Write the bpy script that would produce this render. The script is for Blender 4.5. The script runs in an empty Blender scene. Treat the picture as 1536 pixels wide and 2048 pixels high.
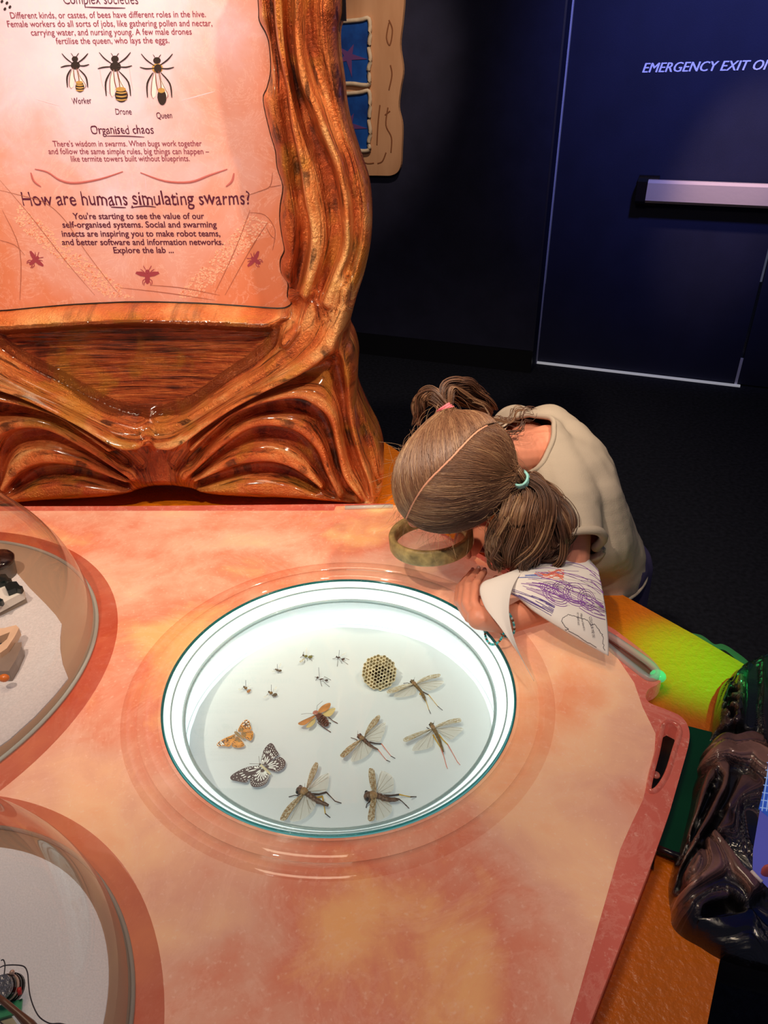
import bpy, bmesh, math, random
import numpy as np
from mathutils import Vector, Matrix, noise
from mathutils.geometry import tessellate_polygon
random.seed(7); np.random.seed(7)
C = bpy.context.scene.collection
# ------------------------------------------------------------------ camera
F_PX = 1480.0; PITCH = math.radians(30.9); ROLL = 0.0089; CAM = Vector((0, 0, 1.53))
_uc = Vector((0, math.sin(PITCH), math.cos(PITCH))); _fw = Vector((0, math.cos(PITCH), -math.sin(PITCH)))
CR = Vector((1, 0, 0))*math.cos(ROLL) - _uc*math.sin(ROLL)
CU = Vector((1, 0, 0))*math.sin(ROLL) + _uc*math.cos(ROLL)
cam = bpy.data.cameras.new('camera'); cam.sensor_fit = 'HORIZONTAL'; cam.sensor_width = 36
cam.lens = F_PX/1536*36; cam.clip_start = 0.02; cam.clip_end = 50
co = bpy.data.objects.new('camera', cam); C.objects.link(co)
m = Matrix.Identity(4)
for i in range(3):
    m[i][0] = CR[i]; m[i][1] = CU[i]; m[i][2] = -_fw[i]; m[i][3] = CAM[i]
co.matrix_world = m
sc = bpy.context.scene; sc.camera = co
sc.view_settings.view_transform = 'Standard'; sc.view_settings.look = 'None'
sc.view_settings.exposure = 0.0; sc.view_settings.gamma = 1.0
sc.view_settings.use_curve_mapping = False
# ------------------------------------------------------------------ world + lights
w = bpy.data.worlds.new('world'); sc.world = w; w.use_nodes = True
w.node_tree.nodes['Background'].inputs[0].default_value = (0.30, 0.32, 0.5, 1)
w.node_tree.nodes['Background'].inputs[1].default_value = 0.16

def lamp(name, kind, loc, target, power, col, size=0.2, spot=None, blend=0.6):
    l = bpy.data.lights.new(name, kind); l.energy = power; l.color = col
    if kind == 'AREA': l.size = size
    else: l.shadow_soft_size = size
    if spot: l.spot_size = math.radians(spot); l.spot_blend = blend
    o = bpy.data.objects.new(name, l); C.objects.link(o); o.location = loc
    d = Vector(target) - Vector(loc)
    o.rotation_euler = d.to_track_quat('-Z', 'Y').to_euler()
    return o
WARM = (1.0, 0.86, 0.70)
lamp('warm_panel_spot', 'SPOT', (-0.75, 0.15, 2.75), (-0.40, 1.42, 1.0), 105, WARM, 0.04, 56)
lamp('warm_panel_spot_right', 'SPOT', (0.85, 0.55, 2.65), (-0.22, 1.42, 1.1), 110, (1.0, 0.80, 0.58), 0.04, 42)
lamp('panel_strip', 'AREA', (-0.35, 0.85, 2.7), (-0.35, 1.42, 0.9), 12, (1.0, 0.78, 0.55), 0.6)
lamp('table_spot', 'SPOT', (0.12, 0.1, 2.8), (0.10, 1.18, 0.85), 42, (1.0, 0.87, 0.74), 0.06, 30)
lamp('bark_fill', 'SPOT', (0.05, 0.25, 1.95), (0.43, 0.50, 0.73), 7, (1.0, 0.80, 0.66), 0.02, 30, 0.8)  # added fill, stands in for the table's warm glow on the bark
lamp('blue_spot', 'SPOT', (1.2, 2.3, 3.0), (1.70, 4.05, 1.80), 330, (0.22, 0.27, 1.0), 0.1, 60, 1.0)
lamp('green_spot', 'SPOT', (0.9, 0.5, 1.9), (0.495, 0.875, 0.72), 190, (0.03, 1.0, 0.16), 0.02, 11, 1.0)
lamp('board_spot', 'SPOT', (0.3, 2.9, 2.9), (-0.05, 4.5, 1.4), 105, (1.0, 0.8, 0.62), 0.05, 28, 0.8)
lamp('door_bar_spot', 'SPOT', (1.5, 3.0, 2.6), (1.75, 4.0, 1.0), 130, (1.0, 0.72, 0.6), 0.05, 22, 0.9)

# ------------------------------------------------------------------ helpers
def ray(x, y):
    return CR*((x-768)/F_PX) + CU*((1024-y)/F_PX) + _fw
def onz(x, y, z):
    d = ray(x, y); return CAM + d*((z-CAM.z)/d.z)
def ony(x, y, Y):
    d = ray(x, y); return CAM + d*(Y/d.y)
def onpl(x, y, p0, n):
    d = ray(x, y); return CAM + d*((Vector(p0)-CAM).dot(n)/d.dot(n))
TZ = 0.75
def kz(x, y, k): return CAM + (onz(x, y, TZ)-CAM)*k      # a fraction k of the way to the table top
WL = {}
def empty(name, loc, label=None, cat=None, group=None):
    o = bpy.data.objects.new(name, None); C.objects.link(o); o.location = loc; o.empty_display_size = 0.05
    WL[o.name] = Vector(loc)
    tag(o, label, cat, group); return o
def tag(o, label=None, cat=None, group=None, kind=None):
    if label: o['label'] = label
    if cat: o['category'] = cat
    if group: o['group'] = group
    if kind: o['kind'] = kind
    return o
def mk(name, verts, faces, mat, parent=None, smooth=False, origin=None, mats=None, fmat=None):
    V = np.array([tuple(v) for v in verts], dtype=float).reshape(-1, 3)
    if origin is None:
        origin = Vector(((V[:, 0].min()+V[:, 0].max())/2, (V[:, 1].min()+V[:, 1].max())/2, V[:, 2].min()))
    origin = Vector(origin)
    V = V - np.array(origin)
    me = bpy.data.meshes.new(name)
    me.from_pydata(V.tolist(), [], [tuple(int(i) for i in f) for f in faces]); me.update()
    for mm in (mats or [mat]): me.materials.append(mm)
    if fmat is not None: me.polygons.foreach_set('material_index', np.array(fmat, dtype=np.int32))
    if smooth: me.polygons.foreach_set('use_smooth', np.ones(len(me.polygons), dtype=bool))
    o = bpy.data.objects.new(name, me); C.objects.link(o)
    WL[o.name] = origin
    if parent is not None:
        o.parent = parent; o.location = origin - WL[parent.name]
    else: o.location = origin
    return o
class MB:
    def __init__(s): s.v = []; s.f = []; s.m = []
    def add(s, v, f, mi=0):
        n = len(s.v); s.v += [Vector(p) for p in v]; s.f += [tuple(i+n for i in q) for q in f]; s.m += [mi]*len(f)
        return s
    def prism(s, pts, off, mi=0):                         # pts: planar outline; off: thickness vector
        pts = [Vector(p) for p in pts]; off = Vector(off); n = len(pts)
        tri = tessellate_polygon([pts])
        v = pts + [p+off for p in pts]
        nn = Vector((0, 0, 0))
        for i in range(n): nn += pts[i].cross(pts[(i+1) % n])
        fl = nn.dot(off) > 0
        f = []
        for t in tri:
            a, b, c = t
            tn = (pts[b]-pts[a]).cross(pts[c]-pts[a])
            up = tn.dot(off) > 0
            t2 = t if up else (a, c, b)
            f.append(tuple(i+n for i in t2)); f.append(tuple(reversed(t2)))
        for i in range(n):
            j = (i+1) % n
            q = (i, j, j+n, i+n)
            f.append(q if fl else tuple(reversed(q)))
        return s.add(v, f, mi)
    def box(s, c, sx, sy, sz, rot=None, mi=0):
        c = Vector(c); v = []
        for a in (-1, 1):
            for b in (-1, 1):
                for d in (-1, 1):
                    p = Vector((a*sx/2, b*sy/2, d*sz/2))
                    if rot: p = rot @ p
                    v.append(c+p)
        return s.add(v, [(0, 1, 3, 2), (4, 6, 7, 5), (0, 4, 5, 1), (2, 3, 7, 6), (0, 2, 6, 4), (1, 5, 7, 3)], mi)
    def tube(s, pts, r, n=6, mi=0, cap=True, flat=1.0, up=(0, 0, 1)):
        pts = [Vector(p) for p in pts]
        rs = r if hasattr(r, '__len__') else [r]*len(pts)
        v = []; f = []
        up = Vector(up)
        for i, p in enumerate(pts):
            t = (pts[min(i+1, len(pts)-1)] - pts[max(i-1, 0)])
            if t.length < 1e-9: t = Vector((1, 0, 0))
            t.normalize()
            a = t.cross(up)
            if a.length < 0.05: a = t.cross(Vector((1, 0, 0)))
            a.normalize(); b = a.cross(t)
            for k in range(n):
                an = 2*math.pi*k/n
                v.append(p + a*math.cos(an)*rs[i] + b*math.sin(an)*rs[i]*flat)
        for i in range(len(pts)-1):
            for k in range(n):
                k2 = (k+1) % n
                f.append((i*n+k, i*n+k2, (i+1)*n+k2, (i+1)*n+k))
        if cap:
            f.append(tuple(reversed(range(n)))); f.append(tuple(range((len(pts)-1)*n, len(pts)*n)))
        return s.add(v, f, mi)
    def ell(s, c, ax, ay, az, nu=12, nv=8, mi=0):         # ellipsoid with axis vectors
        c = Vector(c); ax = Vector(ax); ay = Vector(ay); az = Vector(az); v = [c+az]; f = []
        for i in range(1, nv):
            th = math.pi*i/nv
            for k in range(nu):
                ph = 2*math.pi*k/nu
                v.append(c + ax*math.sin(th)*math.cos(ph) + ay*math.sin(th)*math.sin(ph) + az*math.cos(th))
        v.append(c-az)
        for k in range(nu): f.append((0, 1+k, 1+(k+1) % nu))
        for i in range(nv-2):
            for k in range(nu):
                a = 1+i*nu+k; b = 1+i*nu+(k+1) % nu
                f.append((a, a+nu, b+nu, b))
        e = len(v)-1
        for k in range(nu): f.append((e, 1+(nv-2)*nu+(k+1) % nu, 1+(nv-2)*nu+k))
        return s.add(v, f, mi)
    def lathe(s, c, prof, n=64, mi=0, closed=False):      # prof: list of (r, z) about a vertical axis
        c = Vector(c); v = []; f = []; m_ = len(prof)
        for k in range(n):
            a = 2*math.pi*k/n
            for r, z in prof: v.append(c+Vector((r*math.cos(a), r*math.sin(a), z)))
        for k in range(n):
            k2 = (k+1) % n
            for i in range(m_ if closed else m_-1):
                j = (i+1) % m_
                f.append((k*m_+i, k2*m_+i, k2*m_+j, k*m_+j))
        return s.add(v, f, mi)
    def build(s, name, mat, parent=None, smooth=False, mats=None, origin=None):
        return mk(name, s.v, s.f, mat, parent, smooth, origin, mats, s.m if mats else None)
def slab(outer, holes, z0, z1):
    """horizontal slab with holes, from xy outlines"""
    loops = [[Vector((p[0], p[1], z1)) for p in L] for L in [outer]+holes]
    tri = tessellate_polygon(loops)
    flat = [p for L in loops for p in L]; n = len(flat)
    v = flat + [Vector((p.x, p.y, z0)) for p in flat]; f = []
    for a, b, c in tri:
        up = (flat[b]-flat[a]).cross(flat[c]-flat[a]).z > 0
        t = (a, b, c) if up else (a, c, b)
        f.append(t); f.append(tuple(i+n for i in reversed(t)))
    o = 0
    for li, L in enumerate(loops):
        m_ = len(L)
        area = sum(L[i].x*L[(i+1) % m_].y-L[(i+1) % m_].x*L[i].y for i in range(m_))
        ccw = area > 0
        if li: ccw = not ccw
        for i in range(m_):
            j = (i+1) % m_
            q = (o+i, o+i+n, o+j+n, o+j)
            f.append(q if ccw else tuple(reversed(q)))
        o += m_
    return v, f
def circ(cx, cy, r, n=96): return [(cx+r*math.cos(2*math.pi*i/n), cy+r*math.sin(2*math.pi*i/n)) for i in range(n)]
def cat(pts, n=8, closed=False):
    P = np.array([tuple(p) for p in pts], float); out = []; N = len(P)
    rng = range(N if closed else N-1)
    for i in rng:
        g = lambda j: P[j % N] if closed else P[min(max(j, 0), N-1)]
        p0, p1, p2, p3 = g(i-1), g(i), g(i+1), g(i+2)
        for t in np.linspace(0, 1, n, endpoint=False):
            out.append(0.5*((2*p1)+(-p0+p2)*t+(2*p0-5*p1+4*p2-p3)*t*t+(-p0+3*p1-3*p2+p3)*t**3))
    if not closed: out.append(P[-1])
    return np.array(out)
def srgb(r, g, b):
    f = lambda c: ((c/255+0.055)/1.055)**2.4 if c/255 > 0.04045 else c/255/12.92
    return (f(r), f(g), f(b), 1)
# ------------------------------------------------------------------ materials
def mat(name, col=(128, 128, 128), rough=0.5, metal=0.0, emit=0.0, emc=None, coat=0.0, spec=0.5, alpha=1.0, trans=0.0, var=0.0, vs=20.0, bump=0.0, bs=80.0):
    mt = bpy.data.materials.new(name); mt.use_nodes = True; nt = mt.node_tree; b = nt.nodes['Principled BSDF']
    c = srgb(*col)
    b.inputs['Base Color'].default_value = c; b.inputs['Roughness'].default_value = rough
    b.inputs['Metallic'].default_value = metal; b.inputs['Specular IOR Level'].default_value = spec
    b.inputs['Coat Weight'].default_value = coat; b.inputs['Coat Roughness'].default_value = 0.06
    b.inputs['Alpha'].default_value = alpha; b.inputs['Transmission Weight'].default_value = trans
    if emit: b.inputs['Emission Color'].default_value = srgb(*(emc or col)); b.inputs['Emission Strength'].default_value = emit
    tc = nt.nodes.new('ShaderNodeTexCoord')
    if var:
        n = nt.nodes.new('ShaderNodeTexNoise'); n.inputs['Scale'].default_value = vs; n.inputs['Detail'].default_value = 6
        nt.links.new(tc.outputs['Object'], n.inputs['Vector'])
        r = nt.nodes.new('ShaderNodeValToRGB'); r.color_ramp.elements[0].position = 0.3; r.color_ramp.elements[1].position = 0.7
        r.color_ramp.elements[0].color = tuple(max(0, x*(1-var)) for x in c[:3])+(1,)
        r.color_ramp.elements[1].color = tuple(min(1, x*(1+var)) for x in c[:3])+(1,)
        nt.links.new(n.outputs['Fac'], r.inputs['Fac']); nt.links.new(r.outputs['Color'], b.inputs['Base Color'])
        if emit: nt.links.new(r.outputs['Color'], b.inputs['Emission Color'])
    if bump:
        n = nt.nodes.new('ShaderNodeTexNoise'); n.inputs['Scale'].default_value = bs; n.inputs['Detail'].default_value = 4
        nt.links.new(tc.outputs['Object'], n.inputs['Vector'])
        bp = nt.nodes.new('ShaderNodeBump'); bp.inputs['Strength'].default_value = bump; bp.inputs['Distance'].default_value = 0.01
        nt.links.new(n.outputs['Fac'], bp.inputs['Height']); nt.links.new(bp.outputs['Normal'], b.inputs['Normal'])
    return mt
def clear(name, tint=(240, 240, 240), rough=0.02, mixmin=0.0, ior=1.45, solid=0.0, scol=(255, 255, 255)):
    """thin clear acrylic / glass: transparent plus a Fresnel reflection"""
    mt = bpy.data.materials.new(name); mt.use_nodes = True; nt = mt.node_tree
    for n in list(nt.nodes): nt.nodes.remove(n)
    out = nt.nodes.new('ShaderNodeOutputMaterial'); tr = nt.nodes.new('ShaderNodeBsdfTransparent'); gl = nt.nodes.new('ShaderNodeBsdfGlossy')
    mx = nt.nodes.new('ShaderNodeMixShader'); lw = nt.nodes.new('ShaderNodeLayerWeight'); lw.inputs[0].default_value = 0.5
    pw_ = nt.nodes.new('ShaderNodeMath'); pw_.operation = 'POWER'; pw_.inputs[1].default_value = 4.0; nt.links.new(lw.outputs['Facing'], pw_.inputs[0])
    fr = nt.nodes.new('ShaderNodeMath'); fr.operation = 'MULTIPLY_ADD'; fr.inputs[1].default_value = 0.9; f0 = ((ior-1)/(ior+1))**2; fr.inputs[2].default_value = f0; nt.links.new(pw_.outputs[0], fr.inputs[0])
    tr.inputs['Color'].default_value = srgb(*tint); gl.inputs['Roughness'].default_value = rough
    nt.links.new(fr.outputs[0], mx.inputs[0]); nt.links.new(tr.outputs[0], mx.inputs[1]); nt.links.new(gl.outputs[0], mx.inputs[2])
    last = mx
    if solid:
        df = nt.nodes.new('ShaderNodeBsdfPrincipled'); df.inputs['Base Color'].default_value = srgb(*scol); df.inputs['Roughness'].default_value = 0.15
        m2 = nt.nodes.new('ShaderNodeMixShader'); m2.inputs[0].default_value = solid
        nt.links.new(mx.outputs[0], m2.inputs[1]); nt.links.new(df.outputs[0], m2.inputs[2]); last = m2
    nt.links.new(last.outputs[0], out.inputs[0]); return mt
def ramp(nt, src, stops, interp='LINEAR'):
    r = nt.nodes.new('ShaderNodeValToRGB'); cr = r.color_ramp; cr.interpolation = interp
    while len(cr.elements) < len(stops): cr.elements.new(0.5)
    for e, (p, c) in zip(cr.elements, stops):
        e.position = p; e.color = srgb(*c) if max(c) > 1 or len(c) == 3 else c
    nt.links.new(src, r.inputs['Fac']); return r.outputs['Color']
def mixc(nt, fac, a, b, mode='MIX'):
    n = nt.nodes.new('ShaderNodeMix'); n.data_type = 'RGBA'; n.blend_type = mode
    for sock, v in ((n.inputs[0], fac), (n.inputs[6], a), (n.inputs[7], b)):
        if isinstance(v, (int, float)): sock.default_value = v
        elif isinstance(v, tuple): sock.default_value = v
        else: nt.links.new(v, sock)
    return n.outputs[2]
def nz(nt, vec, scale, detail=5, rough=0.55, dist=0.0):
    n = nt.nodes.new('ShaderNodeTexNoise'); n.inputs['Scale'].default_value = scale; n.inputs['Detail'].default_value = detail
    n.inputs['Roughness'].default_value = rough; n.inputs['Distortion'].default_value = dist
    nt.links.new(vec, n.inputs['Vector']); return n.outputs['Fac']
def bumpn(nt, h, b, strength=0.3, dist=0.005):
    bp = nt.nodes.new('ShaderNodeBump'); bp.inputs['Strength'].default_value = strength; bp.inputs['Distance'].default_value = dist
    nt.links.new(h, bp.inputs['Height']); nt.links.new(bp.outputs['Normal'], b.inputs['Normal'])
def vor(nt, vec, scale, feature='DISTANCE_TO_EDGE'):
    n = nt.nodes.new('ShaderNodeTexVoronoi'); n.feature = feature; n.inputs['Scale'].default_value = scale
    nt.links.new(vec, n.inputs['Vector']); return n.outputs['Distance']
def objco(nt): return nt.nodes.new('ShaderNodeTexCoord').outputs['Object']
def mth(nt, op, a, b=0.0, clamp=False):
    n = nt.nodes.new('ShaderNodeMath'); n.operation = op; n.use_clamp = clamp
    for i, v in enumerate((a, b)):
        if isinstance(v, (int, float)): n.inputs[i].default_value = v
        else: nt.links.new(v, n.inputs[i])
    return n.outputs[0]

def print_mat(name, stops, emit, rough=0.12, sc1=2.2):
    """printed marbled graphic on a backlit diffuser under glossy acrylic"""
    mt = bpy.data.materials.new(name); mt.use_nodes = True; nt = mt.node_tree; b = nt.nodes['Principled BSDF']
    v = objco(nt)
    n1 = nz(nt, v, sc1, 3, 0.5, 0.6); n2 = nz(nt, v, sc1*5, 8, 0.65, 0.4); n3 = nz(nt, v, 160, 3)
    f = mth(nt, 'ADD', mth(nt, 'MULTIPLY', n1, 0.85), mth(nt, 'MULTIPLY', n2, 0.25))
    col = ramp(nt, f, stops)
    sp = ramp(nt, n3, [(0.60, (0, 0, 0)), (0.72, (255, 255, 255))])
    col = mixc(nt, mth(nt, 'MULTIPLY', sp, 0.18), col, srgb(255, 225, 200))
    mr = ramp(nt, nz(nt, v, sc1*2.2, 8, 0.7, 2.2), [(0.46, (0, 0, 0)), (0.5, (255, 255, 255)), (0.54, (0, 0, 0))])
    col = mixc(nt, mth(nt, 'MULTIPLY', mr, 0.10), col, srgb(250, 205, 180))
    nt.links.new(col, b.inputs['Base Color']); nt.links.new(col, b.inputs['Emission Color'])
    b.inputs['Emission Strength'].default_value = emit; b.inputs['Roughness'].default_value = rough
    b.inputs['Coat Weight'].default_value = 0.5; b.inputs['Coat Roughness'].default_value = 0.04
    bumpn(nt, n2, b, 0.04, 0.002)
    return mt
# ------------------------------------------------------------------ room
M_wall = mat('dark_wall_paint', (42, 42, 62), 0.8, var=0.15, vs=8, bump=0.05, bs=150, spec=0.2)
M_door = mat('dark_door_paint', (30, 31, 52), 0.65, var=0.12, vs=6, bump=0.04, bs=200, spec=0.25)
M_floor = mat('charcoal_carpet', (44, 45, 52), 0.95, var=0.35, vs=60, bump=0.4, bs=300, spec=0.1)
M_alu = mat('brushed_aluminium', (226, 200, 184), 0.35, 0.3, bump=0.05, bs=60)
M_trim = mat('pale_metal_edge', (225, 222, 235), 0.4, 0.3)
M_black = mat('black_plastic', (12, 12, 15), 0.3)
M_white = mat('white_vinyl', (235, 228, 245), 0.5)
v, f = slab([(-3.6, -1.2), (7.2, -1.2), (7.2, 6.2), (-3.6, 6.2)], [], -0.05, 0)
tag(mk('floor', v, f, M_floor), 'dark charcoal carpet floor', kind='structure')
DP = Vector((0.9366, 4.3014, 0)); DD = Vector((1.171, -0.460, 0)).normalized(); DN = Vector((DD.y, -DD.x, 0))   # towards the room
if DN.y > 0: DN = -DN
wp1 = onz(700, 703, 0); wp2 = onz(1062, 745, 0); WD = (wp2-wp1).normalized(); WN = Vector((WD.y, -WD.x, 0))
if WN.y > 0: WN = -WN
UZ = Vector((0, 0, 1))
def wallbox(p, q, n, th, z0, z1):
    """box between floor points p and q, front face on them, thickness th backwards"""
    b = MB(); a0 = p.copy(); a0.z = z0; b0 = q.copy(); b0.z = z0
    pts = [a0, b0, b0+UZ*(z1-z0), a0+UZ*(z1-z0)]
    return b.prism(pts, n*(-th))
H = 3.0
tag(wallbox(wp1-WD*3.6, wp2, WN, 0.14, 0, H).build('wall_back', M_wall), 'dark navy wall left of the door', kind='structure')
tag(wallbox(wp1-WD*3.6, wp2+WD*0.0, WN, -0.015, 0, 0.13).build('baseboard_back', mat('black_skirting', (20, 20, 26), 0.4)), 'black skirting board', kind='structure')
v, f = slab([(-3.6, -1.2), (-3.46, -1.2), (-3.46, 5.75), (-3.6, 5.75)], [], 0, H)
tag(mk('wall_left', v, f, M_wall), 'dark navy wall at the far left', kind='structure')
# door: leaf, edge strips, threshold, push bar, lettering
d0 = DP.copy(); d1 = onpl(1512, 775, DP, DN); d1.z = 0
door = tag(wallbox(d0, d0+DD*1.10, DN, 0.05, 0.012, H).build('door_1', M_door), 'dark navy emergency exit door with push bar', kind='structure')
def dpt(x, y, off=0.0): return onpl(x, y, DP+DN*off, DN)
door2 = tag(wallbox(d0+DD*1.115, d0+DD*2.2, DN, 0.05, 0.012, H).build('door_2', M_door), 'second dark navy door leaf at the right edge', kind='structure')
b = MB(); zt = 3.0
b.prism([d0-DD*0.030+DN*0.005, d0+DD*0.0+DN*0.005, d0+DN*0.005+UZ*zt, d0-DD*0.030+DN*0.005+UZ*zt], DN*0.02)
tag(b.build('trim_1', M_trim), 'pale metal strip on the hinge side of the door', kind='structure')
q0 = wp2.copy(); q1 = d0-DD*0.034; q1.z = 0
tag(MB().prism([q0, q1, q1+UZ*H, q0+UZ*H], (q0-q1).cross(UZ).normalized()*0.01).build('trim_2', mat('dark_door_frame', (40, 40, 56), 0.4)), 'dark door frame reveal', kind='structure')
b = MB(); e0 = d0.copy(); e1 = d0+DD*1.13
b.prism([e0+DN*0.004, e1+DN*0.004, e1+DN*0.022, e0+DN*0.022], UZ*0.010)
tag(b.build('trim_3', mat('bright_threshold', (235, 235, 240), 0.35, 0.1, emit=0.25)), 'bright gap of light under the door', kind='structure')
c0 = d0+DD*1.107  # lit gap between the leaves, painted in as a pale strip
tag(MB().prism([c0-DD*0.008+DN*0.001, c0+DD*0.006+DN*0.001, c0+DD*0.006+DN*0.001+UZ*0.16, c0-DD*0.008+DN*0.001+UZ*0.16], DN*0.006).build('trim_4', M_trim), 'lit gap between the two door leaves, made as a short pale strip', kind='structure')
tag(wallbox(d0+DD*2.2, d0+DD*6.5, DN, 0.14, 0, H).build('wall_right', M_wall), 'dark wall right of the doors', kind='structure')
# push bar
pb = empty('push_bar', tuple(dpt(1300, 385)), None)
pb.parent = door; pb.location = WL[pb.name]-WL[door.name]
A = dpt(1297, 360, 0.07); B_ = dpt(1293, 406, 0.07); hgt = (A-B_).z
bz = (A.z+B_.z)/2; s0 = A.copy(); s0.z = bz; s1 = s0+DD*0.75
b = MB(); r = []
prof = [(-hgt/2, 0), (-hgt/2, 0.03), (-hgt*0.38, 0.045), (hgt*0.38, 0.045), (hgt/2, 0.03), (hgt/2, 0)]
pp = [s0+UZ*z+DN*(n-0.035) for z, n in prof]
b.prism(pp, DD*0.75); b.build('bar', M_alu, pb)
b = MB(); pp = [s0-DD*0.05+UZ*z*1.12+DN*(n*1.05-0.038) for z, n in prof]; b.prism(pp, DD*0.05); b.build('end_cap', M_black, pb)
b = MB(); b.box(s0+DD*0.0-DN*0.05, 0.10, 0.03, hgt*1.3, Matrix.Rotation(math.atan2(DD.y, DD.x), 3, 'Z')); b.build('bracket', M_black, pb)
# ------------------------------------------------------------------ text
def text_mesh(body, bold=0.0, shear=0.0, space=1.0):
    cu = bpy.data.curves.new('t', 'FONT'); cu.body = body; cu.size = 1; cu.offset = bold; cu.shear = shear
    cu.resolution_u = 3; cu.space_character = space
    o = bpy.data.objects.new('t', cu); C.objects.link(o)
    dg = bpy.context.evaluated_depsgraph_get(); me = bpy.data.meshes.new_from_object(o.evaluated_get(dg))
    V = [v.co.copy() for v in me.vertices]; Fc = [tuple(p.vertices) for p in me.polygons]
    bpy.data.objects.remove(o); bpy.data.curves.remove(cu); bpy.data.meshes.remove(me)
    return V, Fc
def put_text(body, pl, pr, cap_px, plane, nrm, mt, parent, bold=0.0, shear=0.0, wob=0.0, name='lettering', th=0.0006):
    """text fitted between two baseline points, cap height cap_px photograph pixels, on a plane"""
    V, Fc = text_mesh(body, bold, shear)
    xs = [v.x for v in V]; x0, x1 = min(xs), max(xs)
    Lp = plane(*pl); Rp = plane(*pr); ex = (Rp-Lp); wd = ex.length; ex.normalize(); ey = Vector(nrm).cross(ex)
    if ey.z < 0 and abs(ey.z) > 0.3: ey = -ey
    hh = (plane(pl[0], pl[1]-cap_px)-Lp).length
    sy = hh/0.70; sx = wd/(x1-x0); out = []
    for i, v in enumerate(V):
        x, y = v.x-x0, v.y
        if wob:
            cell = math.floor(x/0.55)
            n1 = noise.noise(Vector((x*1.7, 0, 3.1+pl[1]))); n2 = noise.noise(Vector((x*2.1, 5, pl[1])))
            n3 = noise.noise(Vector((x*5, y*5, pl[0])))
            y = y*(1+wob*0.9*n2)+wob*0.35*n1; x = x+wob*0.35*n3+wob*0.25*noise.noise(Vector((x*3, y*2, 9)))
        out.append(Lp+ex*(x*sx)+ey*(y*sy)+Vector(nrm)*th)
    return mk(name, out, Fc, mt, parent)
put_text('EMERGENCY EXIT ONLY', (1284, 145), (1581, 138), 19, lambda x, y: dpt(x, y, 0.002), DN, mat('white_lettering', (250, 245, 255), 0.5), door, bold=0.0, shear=0.25)
put_text('EMERGENCY EXIT ONLY', (1285.2, 145.2), (1582.2, 138.2), 19, lambda x, y: dpt(x, y, 0.0022), DN, bpy.data.materials['white_lettering'], door, bold=0.0, shear=0.25)
# board on the back wall
def wpt(x, y, off=0.0): return onpl(x, y, wp1+WN*off, WN)
tb = empty('wall_board', tuple(wpt(740, 340, 0.0)), 'tan wavy-edged wall board with blue framed pictures, on the dark wall', 'board')
ol = cat([(520, -60), (700, -70), (800, -60), (808, -10), (805, 40), (800, 90), (806, 140), (800, 180), (797, 215), (804, 250), (803, 300), (800, 335), (785, 350), (750, 351), (640, 350), (560, 345)], 5, True)
M_tan = bpy.data.materials.new('tan_board'); M_tan.use_nodes = True
nt = M_tan.node_tree; bb = nt.nodes['Principled BSDF']; vv = objco(nt)
mp = nt.nodes.new('ShaderNodeMapping'); mp.inputs['Scale'].default_value = (3, 3, 0.6); nt.links.new(vv, mp.inputs[0])
cc = ramp(nt, nz(nt, mp.outputs[0], 3.0, 4), [(0.3, (196, 140, 98)), (0.6, (214, 160, 118))])
bb.inputs['Roughness'].default_value = 0.6
nt.links.new(cc, bb.inputs['Base Color'])
MB().prism([wpt(x, y, 0.03) for x, y in ol], -WN*0.025).build('board', M_tan, tb)
M_cream = mat('cream_moulding', (214, 190, 160), 0.6, var=0.15, vs=30)
M_mark = mat('brown_brush_mark', (140, 84, 48), 0.7)
M_pic = bpy.data.materials.new('blue_picture'); M_pic.use_nodes = True; nt = M_pic.node_tree; bb = nt.nodes['Principled BSDF']
cc = ramp(nt, nz(nt, objco(nt), 8, 4), [(0.35, (12, 50, 120)), (0.6, (20, 80, 165))]); nt.links.new(cc, bb.inputs['Base Color'])
M_star = mat('violet_starburst', (104, 60, 120), 0.6)
for (y0, y1) in ((40, 170), (185, 302)):
    xr = 738
    fr = [(640, y0), (680, y0+3), (720, y0), (xr, y0-2), (xr+2, y0+30), (xr, y0+55), (xr+3, y0+80), (xr-1, y0+100), (xr+1, y1-3), (xr-12, y1), (700, y1-3), (660, y1), (640, y1)]
    o = MB().prism([wpt(x, y, 0.036) for x, y in fr], WN*0.004).build('picture', M_pic, tb)
    ch = [wpt(x, y, 0.042) for x, y in cat(fr, 4, True)]
    MB().tube(ch+[ch[0]], 0.011, 6).build('picture_frame', M_cream, o, True)
    cx, cy = 697, (y0+y1)/2+8
    stp = []
    for i in range(10):
        a = i*math.pi/5+0.5; rr = (38 if i in (2, 7, 9) else 25) if i % 2 else 9
        stp.append(wpt(cx+rr*math.cos(a), cy-rr*math.sin(a)*1.1, 0.0405))
    MB().prism(stp, WN*0.002).build('starburst', M_star, o)
for pl in ([(778, 40), (785, 60), (780, 90), (773, 75), (778, 45)], [(781, 130), (784, 150), (778, 180)], [(760, 210), (756, 250), (754, 290)], [(776, 215), (772, 250), (783, 275), (782, 305)], [(770, 230), (780, 222)], [(722, 322), (735, 327), (748, 326)], [(755, 327), (765, 322), (772, 305)]):
    MB().tube([wpt(x, y, 0.031) for x, y in cat(pl, 5)], 0.004, 5, flat=0.3, up=tuple(WN)).build('brush_mark', M_mark, tb)
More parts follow.
